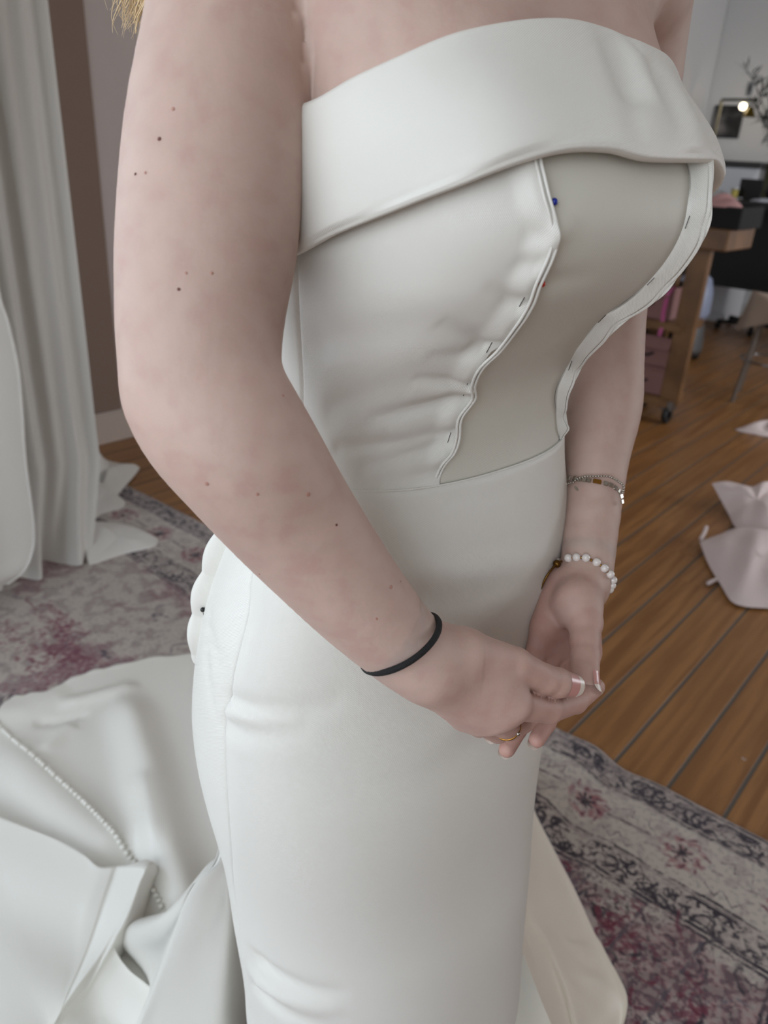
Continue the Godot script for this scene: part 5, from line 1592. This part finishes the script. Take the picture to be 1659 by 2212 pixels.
	t = thing("office_chair", "olive upholstered chair back showing above the black desk", "chair", room(-2.02, 7.62), TURN)
	obj("backrest", boxm(Vector3(0.50, 0.58, 0.07), 0.03), olive, t, Vector3(0, 1.08, 0))
	obj("seat", boxm(Vector3(0.50, 0.09, 0.48), 0.03), olive, t, Vector3(0, 0.62, 0.27))
	obj("column", lathe([[0.03, 0.08], [0.03, 0.58]], 14), steel, t, Vector3(0, 0, 0.24))
	for k in 5:
		var an := TAU * k / 5.0
		var lg := obj("leg", boxm(Vector3(0.28, 0.03, 0.04), 0.006), black, t, Vector3(cos(an) * 0.15, 0.065, 0.24 + sin(an) * 0.15))
		lg.rotation.y = -an
		obj("wheel", ball(0.028, 6), black, lg, Vector3(0.13, -0.037, 0))
	t = thing("monitor", "small dark screen standing on the black desk", "screen", room(-2.08, 6.72, 1.07), TURN)
	obj("screen", boxm(Vector3(0.17, 0.135, 0.016), 0.003), mat(Color(0.035, 0.045, 0.06), 0.25), t, Vector3(0, 0.085, 0))
	obj("stand", boxm(Vector3(0.07, 0.02, 0.06), 0.004), black, t, Vector3(0, 0.01, 0))
	t = thing("thread_spool", "pale yellow spool of thread beside the dark screen on the desk", "spool", room(-2.16, 6.62, 1.07))
	obj("thread", lathe([[0.0, 0.012], [0.024, 0.012], [0.026, 0.03], [0.024, 0.075], [0.0, 0.075]], 16), mat(Color(0.66, 0.60, 0.30), 0.8), t)
	obj("flange", lathe([[0.0, 0.0], [0.03, 0.0], [0.03, 0.012], [0.0, 0.012]], 16), white, t)
	obj("flange", lathe([[0.0, 0.075], [0.03, 0.075], [0.028, 0.088], [0.0, 0.088]], 16), white, t)
	tag(obj("cloth", fan_mesh(0.17, 0.10, 0.05, 3), mat(Color(0.62, 0.61, 0.60), 0.9), self, room(-2.33, 6.62, 1.072)), "crumpled grey cloth lying on the left of the black desk", "cloth")
	tag(obj("cloth", fan_mesh(0.10, 0.08, 0.016, 8), mat(Color(0.72, 0.73, 0.76), 0.9), self, room(-1.92, 6.58, 1.072)), "pale folded cloth at the right end of the black desk", "cloth")
	# white cabinet with the lamp
	t = thing("cabinet", "white cabinet with a dark top against the back wall, under the lamp", "cabinet", room(-2.62, 7.78), TURN)
	obj("carcass", boxm(Vector3(0.62, 1.30, 0.45), 0.005), white, t, Vector3(0, 0.65, 0))
	obj("top", boxm(Vector3(0.66, 0.05, 0.48), 0.004), mat(Color(0.20, 0.195, 0.19), 0.5), t, Vector3(0, 1.325, 0))
	for x in [-0.155, 0.155]:
		var dr := obj("door", boxm(Vector3(0.29, 1.18, 0.018), 0.004), white, t, Vector3(x, 0.67, 0.234))
		obj("knob", ball(0.012, 6), steel, dr, Vector3(-0.1 * signf(x), 0.2, 0.018))
	lamp(room(-2.66, 7.66, 1.35))
	# pictures and a switch on the back wall
	t = thing("picture", "dark grey framed print on the back wall behind the lamp", "picture", room(-2.8640, 8.13, 1.6790), TURN)
	obj("frame", frame_mesh(0.27, 0.27, 0.018, 0.024, 1), mat(Color(0.12, 0.12, 0.12), 0.5), t)
	var pm := mat(Color.WHITE, 0.6)
	pm.albedo_texture = noise_tex(0.02, [Color(0.10, 0.10, 0.105), Color(0.33, 0.32, 0.32), Color(0.52, 0.50, 0.49)], [0.2, 0.5, 0.9], 64)
	pm.uv1_scale = Vector3(2, 2, 2)
	obj("print", boxm(Vector3(0.24, 0.24, 0.008), 0.0), pm, t)
	t = thing("picture", "small white framed picture on the back wall, half hidden by the neckline", "picture", room(-3.2260, 8.12, 1.7230), TURN)
	obj("frame", frame_mesh(0.24, 0.20, 0.03, 0.05, 1), white, t)
	obj("print", boxm(Vector3(0.19, 0.15, 0.02), 0.0), mat(Color(0.52, 0.52, 0.52), 0.7), t)
	t = thing("wall_switch", "small dark switch plate high on the white back wall", "switch", room(-2.7220, 8.135, 1.9470), TURN)
	obj("plate", boxm(Vector3(0.05, 0.11, 0.012), 0.004), mat(Color(0.45, 0.46, 0.48), 0.5), t)
	obj("rocker", boxm(Vector3(0.028, 0.05, 0.012), 0.003), mat(Color(0.25, 0.25, 0.27), 0.5), t, Vector3(0, 0.0, 0.006))
	# dried plant in a dark vase on the desk
	t = thing("dried_plant", "large dark feathery dried plant at the right edge, standing on the black desk", "plant", room(-1.8900, 6.75, 1.07))
	obj("vase", lathe([[0.0, 0.0], [0.06, 0.0], [0.085, 0.07], [0.07, 0.17], [0.04, 0.22], [0.048, 0.24], [0.036, 0.235], [0.0, 0.2]], 24), mat(Color(0.06, 0.05, 0.05), 0.4), t)
	plant(t)
	# stool with a beige cloth, white container beside it
	t = thing("stool", "low wooden stool under a beige cloth at the right edge", "stool", room(-1.22, 5.05), TURN)
	obj("seat", lathe([[0.0, 0.0], [0.17, 0.0], [0.18, 0.012], [0.17, 0.03], [0.0, 0.03]], 28), pine, t, Vector3(0, 0.58, 0))
	for k in 4:
		var an := TAU * k / 4.0 + 0.6
		obj("leg", tube(PackedVector3Array([Vector3(cos(an) * 0.12, 0.585, sin(an) * 0.12), Vector3(cos(an) * 0.20, 0.0, sin(an) * 0.20)]), 0.013, 10), mat(Color(0.40, 0.35, 0.31), 0.5), t)
	var ring_pts := PackedVector3Array()
	for k in 24: ring_pts.append(Vector3(cos(TAU * k / 24.0) * 0.165, 0.25, sin(TAU * k / 24.0) * 0.165))
	obj("foot_ring", tube(ring_pts, 0.007, 8, true), steel, t)
	var cloth := mat(Color(0.60, 0.53, 0.47), 0.9)
	var rows2 := []
	for i in 14:
		var row := PackedVector3Array()
		var r := 0.20 * minf(1.0, i / 7.0)
		var drop := maxf(0.0, (i - 7) / 6.0)
		for j in 61:
			var an := TAU * j / 60.0
			var rr := r + drop * (0.03 + 0.02 * sin(an * 7.0)) + 0.01 * sin(an * 3.0) * minf(1.0, i / 7.0)
			row.append(Vector3(cos(an) * rr, 0.622 + 0.025 * cos(an * 2.0) * minf(1.0, i / 7.0) - drop * (0.17 + 0.07 * sin(an * 2.0 + 1.0)), sin(an) * rr))
		rows2.append(row)
	tag(obj("cloth", sheet(rows2, true), cloth, self, t.position), "beige cloth draped over the stool at the right edge", "cloth")
	t = thing("steamer", "white rounded clothes steamer on dark wheels, on the floor past the pine bench", "steamer", room(-2.0, 5.75), TURN)
	t.scale = Vector3(0.86, 0.96, 0.86)
	obj("tank", lathe([[0.0, 0.30], [0.13, 0.30], [0.155, 0.36], [0.15, 0.50], [0.12, 0.60], [0.06, 0.645], [0.0, 0.65]], 28), mat(Color(0.52, 0.55, 0.63), 0.4), t)
	obj("base", lathe([[0.0, 0.05], [0.15, 0.05], [0.16, 0.10], [0.14, 0.26], [0.12, 0.30], [0.0, 0.30]], 28), mat(Color(0.30, 0.295, 0.29), 0.5), t)
	for k in 4:
		var an := TAU * k / 4.0 + 0.8
		obj("wheel", ball(0.03, 7), black, t, Vector3(cos(an) * 0.13, 0.03, sin(an) * 0.13))
	# organza on the floor at the right
	var org := mat(Color(0.82, 0.755, 0.74), 0.6)
	org.backlight_enabled = true
	org.backlight = Color(0.3, 0.28, 0.28)
	org.rim_enabled = true
	org.rim = 0.3
	t = thing("garment", "pale pink organza garment lying crumpled on the boards at the right edge", "garment", Vector3(1.3092, 0.0000, -2.5409))
	var inv := -t.position
	fan("layer", [Vector3(1.3463, 0.1000, -3.0004), Vector3(1.4071, 0.1100, -3.0054), Vector3(1.5093, 0.0900, -3.0087), Vector3(1.5674, 0.1200, -3.0053), Vector3(1.7307, 0.0500, -3.1357), Vector3(1.7178, 0.0150, -2.8372), Vector3(1.5458, 0.0120, -2.5472), Vector3(1.4522, 0.0200, -2.6506), Vector3(1.3770, 0.0150, -2.7506), Vector3(1.3865, 0.0200, -2.8691), Vector3(1.3782, 0.0500, -2.9616)], 0.035, org, t, inv, 0.010)
	fan("layer", [Vector3(1.1682, 0.0300, -2.5835), Vector3(1.2486, 0.0500, -2.6150), Vector3(1.3235, 0.0700, -2.6388), Vector3(1.4199, 0.0800, -2.6113), Vector3(1.5961, 0.0300, -2.5923), Vector3(1.5259, 0.0150, -2.3381), Vector3(1.3278, 0.0120, -2.1449), Vector3(1.2434, 0.0120, -2.1580), Vector3(1.1702, 0.0140, -2.1581), Vector3(1.1374, 0.0140, -2.1885), Vector3(1.1419, 0.0140, -2.2899), Vector3(1.1511, 0.0160, -2.4397)], 0.05, org, t, inv, 0.010)
	for q in [[Vector3(1.1759, 0.0300, -2.5958), Vector3(1.2018, 0.0400, -2.6369), Vector3(1.2167, 0.0500, -2.6659)], [Vector3(1.1574, 0.0120, -2.3390), Vector3(1.1272, 0.0120, -2.3166), Vector3(1.1006, 0.0120, -2.2949)]]:
		obj("loop", tube(path(q, 10), 0.0075, 8), org, t, inv)
	var seam := []
	tag(obj("scarf", fan_mesh(0.16, 0.10, 0.05, 5), org, self, Vector3(2.0690, 0.0000, -4.0419)), "small pale cloth on the boards farther back, at the right edge", "cloth")
	for q in [Vector3(0.8898, 0.0030, -1.4552)]:
		var arc := PackedVector3Array()
		for k in 14: arc.append(q + Vector3(cos(k * 0.38) * 0.004, 0.0, sin(k * 0.38) * 0.004))
		tag(obj("thread", tube(arc, 0.0006, 6), white), "tiny curled white thread lying on a floorboard", "thread")

func storage_box(q: Array, pink: Material, pink_b: Material, black: Material) -> void:
	var t := thing("storage_box", q[5], "box", room(q[0], q[1], q[2]), TURN, "pink boxes under the cutting bench")
	var w: float = q[3]
	var h: float = q[4]
	var st := new_st()
	for b in [[Vector3(0, 0.004, 0), Vector3(w, 0.008, 0.28)], [Vector3(0, h / 2, 0.136), Vector3(w, h, 0.008)], [Vector3(0, h / 2, -0.136), Vector3(w, h, 0.008)], [Vector3(w / 2 - 0.004, h / 2, 0), Vector3(0.008, h, 0.264)], [Vector3(-w / 2 + 0.004, h / 2, 0), Vector3(0.008, h, 0.264)]]:
		box_into(st, b[0], b[1], 0.002)
	obj("body", done(st), pink, t)
	if q[6]:
		var li := new_st()
		for b in [[Vector3(0, h * 0.55, 0), Vector3(w - 0.02, 0.006, 0.25)], [Vector3(0, h - 0.012, 0.131), Vector3(w - 0.03, 0.05, 0.006)], [Vector3(0, h - 0.012, -0.131), Vector3(w - 0.03, 0.05, 0.006)]]:
			box_into(li, b[0], b[1], 0.002)
		obj("lining", done(li), black, t)
		var fl := obj("flap", boxm(Vector3(w * 0.9, 0.07, 0.006), 0.002), pink_b, t, Vector3(0.01, h - 0.012, 0.156))
		fl.rotation.x = -0.5
	else:
		obj("lid", boxm(Vector3(w + 0.008, 0.02, 0.288), 0.004), pink_b, t, Vector3(0, h - 0.009, 0))
	var hd := PackedVector3Array()
	for k in 10: hd.append(Vector3(-0.035 + 0.07 * k / 9.0, h * 0.52 - 0.018 * sin(PI * k / 9.0), 0.142 + 0.012 * sin(PI * k / 9.0)))
	obj("handle", tube(hd, 0.006, 8), black, t)

func fan_mesh(rx: float, rz: float, puff: float, sd: int) -> ArrayMesh:
	var rows := []
	for i in 14:
		var r := 1.0 - i / 13.0
		var row := PackedVector3Array()
		for j in 49:
			var an := -TAU * j / 48.0
			var k := 1.0 + 0.18 * sin(an * 3.0 + sd) + 0.1 * sin(an * 5.0 + sd * 2)
			row.append(Vector3(cos(an) * rx * r * k, 0.003 + puff * (1.0 - r * r) * (1.0 + 0.35 * sin(an * 4.0 + sd + r * 5.0)), sin(an) * rz * r * k))
		rows.append(row)
	return sheet(rows, true)

func lamp(at: Vector3) -> void:
	var brass := mat(Color(0.45, 0.42, 0.34), 0.35, 1.0)
	var t := thing("lamp", "slim metal lamp with a lit bulb and small brass shade on the white cabinet", "lamp", at, TURN)
	obj("base", lathe([[0.0, 0.0], [0.09, 0.0], [0.09, 0.012], [0.012, 0.02], [0.0, 0.02]], 24), brass, t, Vector3(-0.12, 0, 0))
	obj("post", boxm(Vector3(0.022, 0.46, 0.022), 0.003), brass, t, Vector3(-0.12, 0.245, 0))
	obj("arm", boxm(Vector3(0.30, 0.020, 0.020), 0.003), mat(Color(0.25, 0.24, 0.20), 0.4, 1.0), t, Vector3(0.03, 0.475, 0))
	var glow := mat(Color(1, 0.95, 0.85), 0.4)
	glow.emission_enabled = true
	glow.emission = Color(1.0, 0.95, 0.84)
	glow.emission_energy_multiplier = 5.0
	obj("bulb", ball(0.030, 10), glow, t, Vector3(0.075, 0.425, 0.01))
	obj("holder", lathe([[0.012, 0.0], [0.014, 0.03], [0.0, 0.03]], 14), brass, t, Vector3(0.075, 0.445, 0.01))
	obj("shade", lathe([[0.055, 0.0], [0.018, 0.075], [0.0, 0.08], [0.0, 0.076], [0.016, 0.07], [0.052, 0.0], [0.055, 0.0]], 24), mat(Color(0.42, 0.36, 0.16), 0.3, 1.0), t, Vector3(0.145, 0.345, 0.02))
	var l := OmniLight3D.new()
	l.name = "bulb_light"
	l.light_color = Color(1.0, 0.93, 0.82)
	l.light_energy = 0.035
	l.light_size = 0.025
	l.omni_range = 12.0
	l.omni_attenuation = 2.0
	l.shadow_enabled = true
	t.add_child(l, true)
	l.position = Vector3(0.075, 0.425, 0.01)

func plant(t: Node3D) -> void:
	var st := SurfaceTool.new()
	st.begin(Mesh.PRIMITIVE_TRIANGLES)
	var stems := SurfaceTool.new()
	stems.begin(Mesh.PRIMITIVE_TRIANGLES)
	var rg := RandomNumberGenerator.new()
	rg.seed = 9
	for k in 34:
		var an := rg.randf() * TAU
		var lean := 0.10 + 0.34 * rg.randf()
		var ht := 0.40 + 0.62 * rg.randf()
		var top := Vector3(cos(an) * lean, ht, sin(an) * lean)
		var p := path([Vector3(cos(an) * 0.012, 0.10, sin(an) * 0.012), Vector3(cos(an) * 0.03, 0.25, sin(an) * 0.03), top * 0.72 + Vector3(0, 0.10, 0), top], 12)
		stems.append_from(tube(p, 0.0032, 5), 0, Transform3D())
		for i in range(5, 12):
			for j in 7:
				var d := Vector3(rg.randf() - 0.5, rg.randf() * 0.5 - 0.1, rg.randf() - 0.5).normalized()
				var ln := 0.05 + 0.07 * rg.randf()
				var w := d.cross(Vector3(0.2, 1, 0.3)).normalized() * 0.008
				var a := p[i]
				var m := a + d * ln * 0.5 + Vector3(0, 0.008, 0)
				st.set_smooth_group(-1)
				tri(st, a, m + w, m - w)
				tri(st, m - w, m + w, a + d * ln)
	st.generate_normals()
	var fo := obj("foliage", st.commit(), mat(Color(0.10, 0.085, 0.085), 0.8), t)
	fo.set_meta("kind", "stuff")
	obj("stems", stems.commit(), mat(Color(0.09, 0.07, 0.06), 0.8), t)
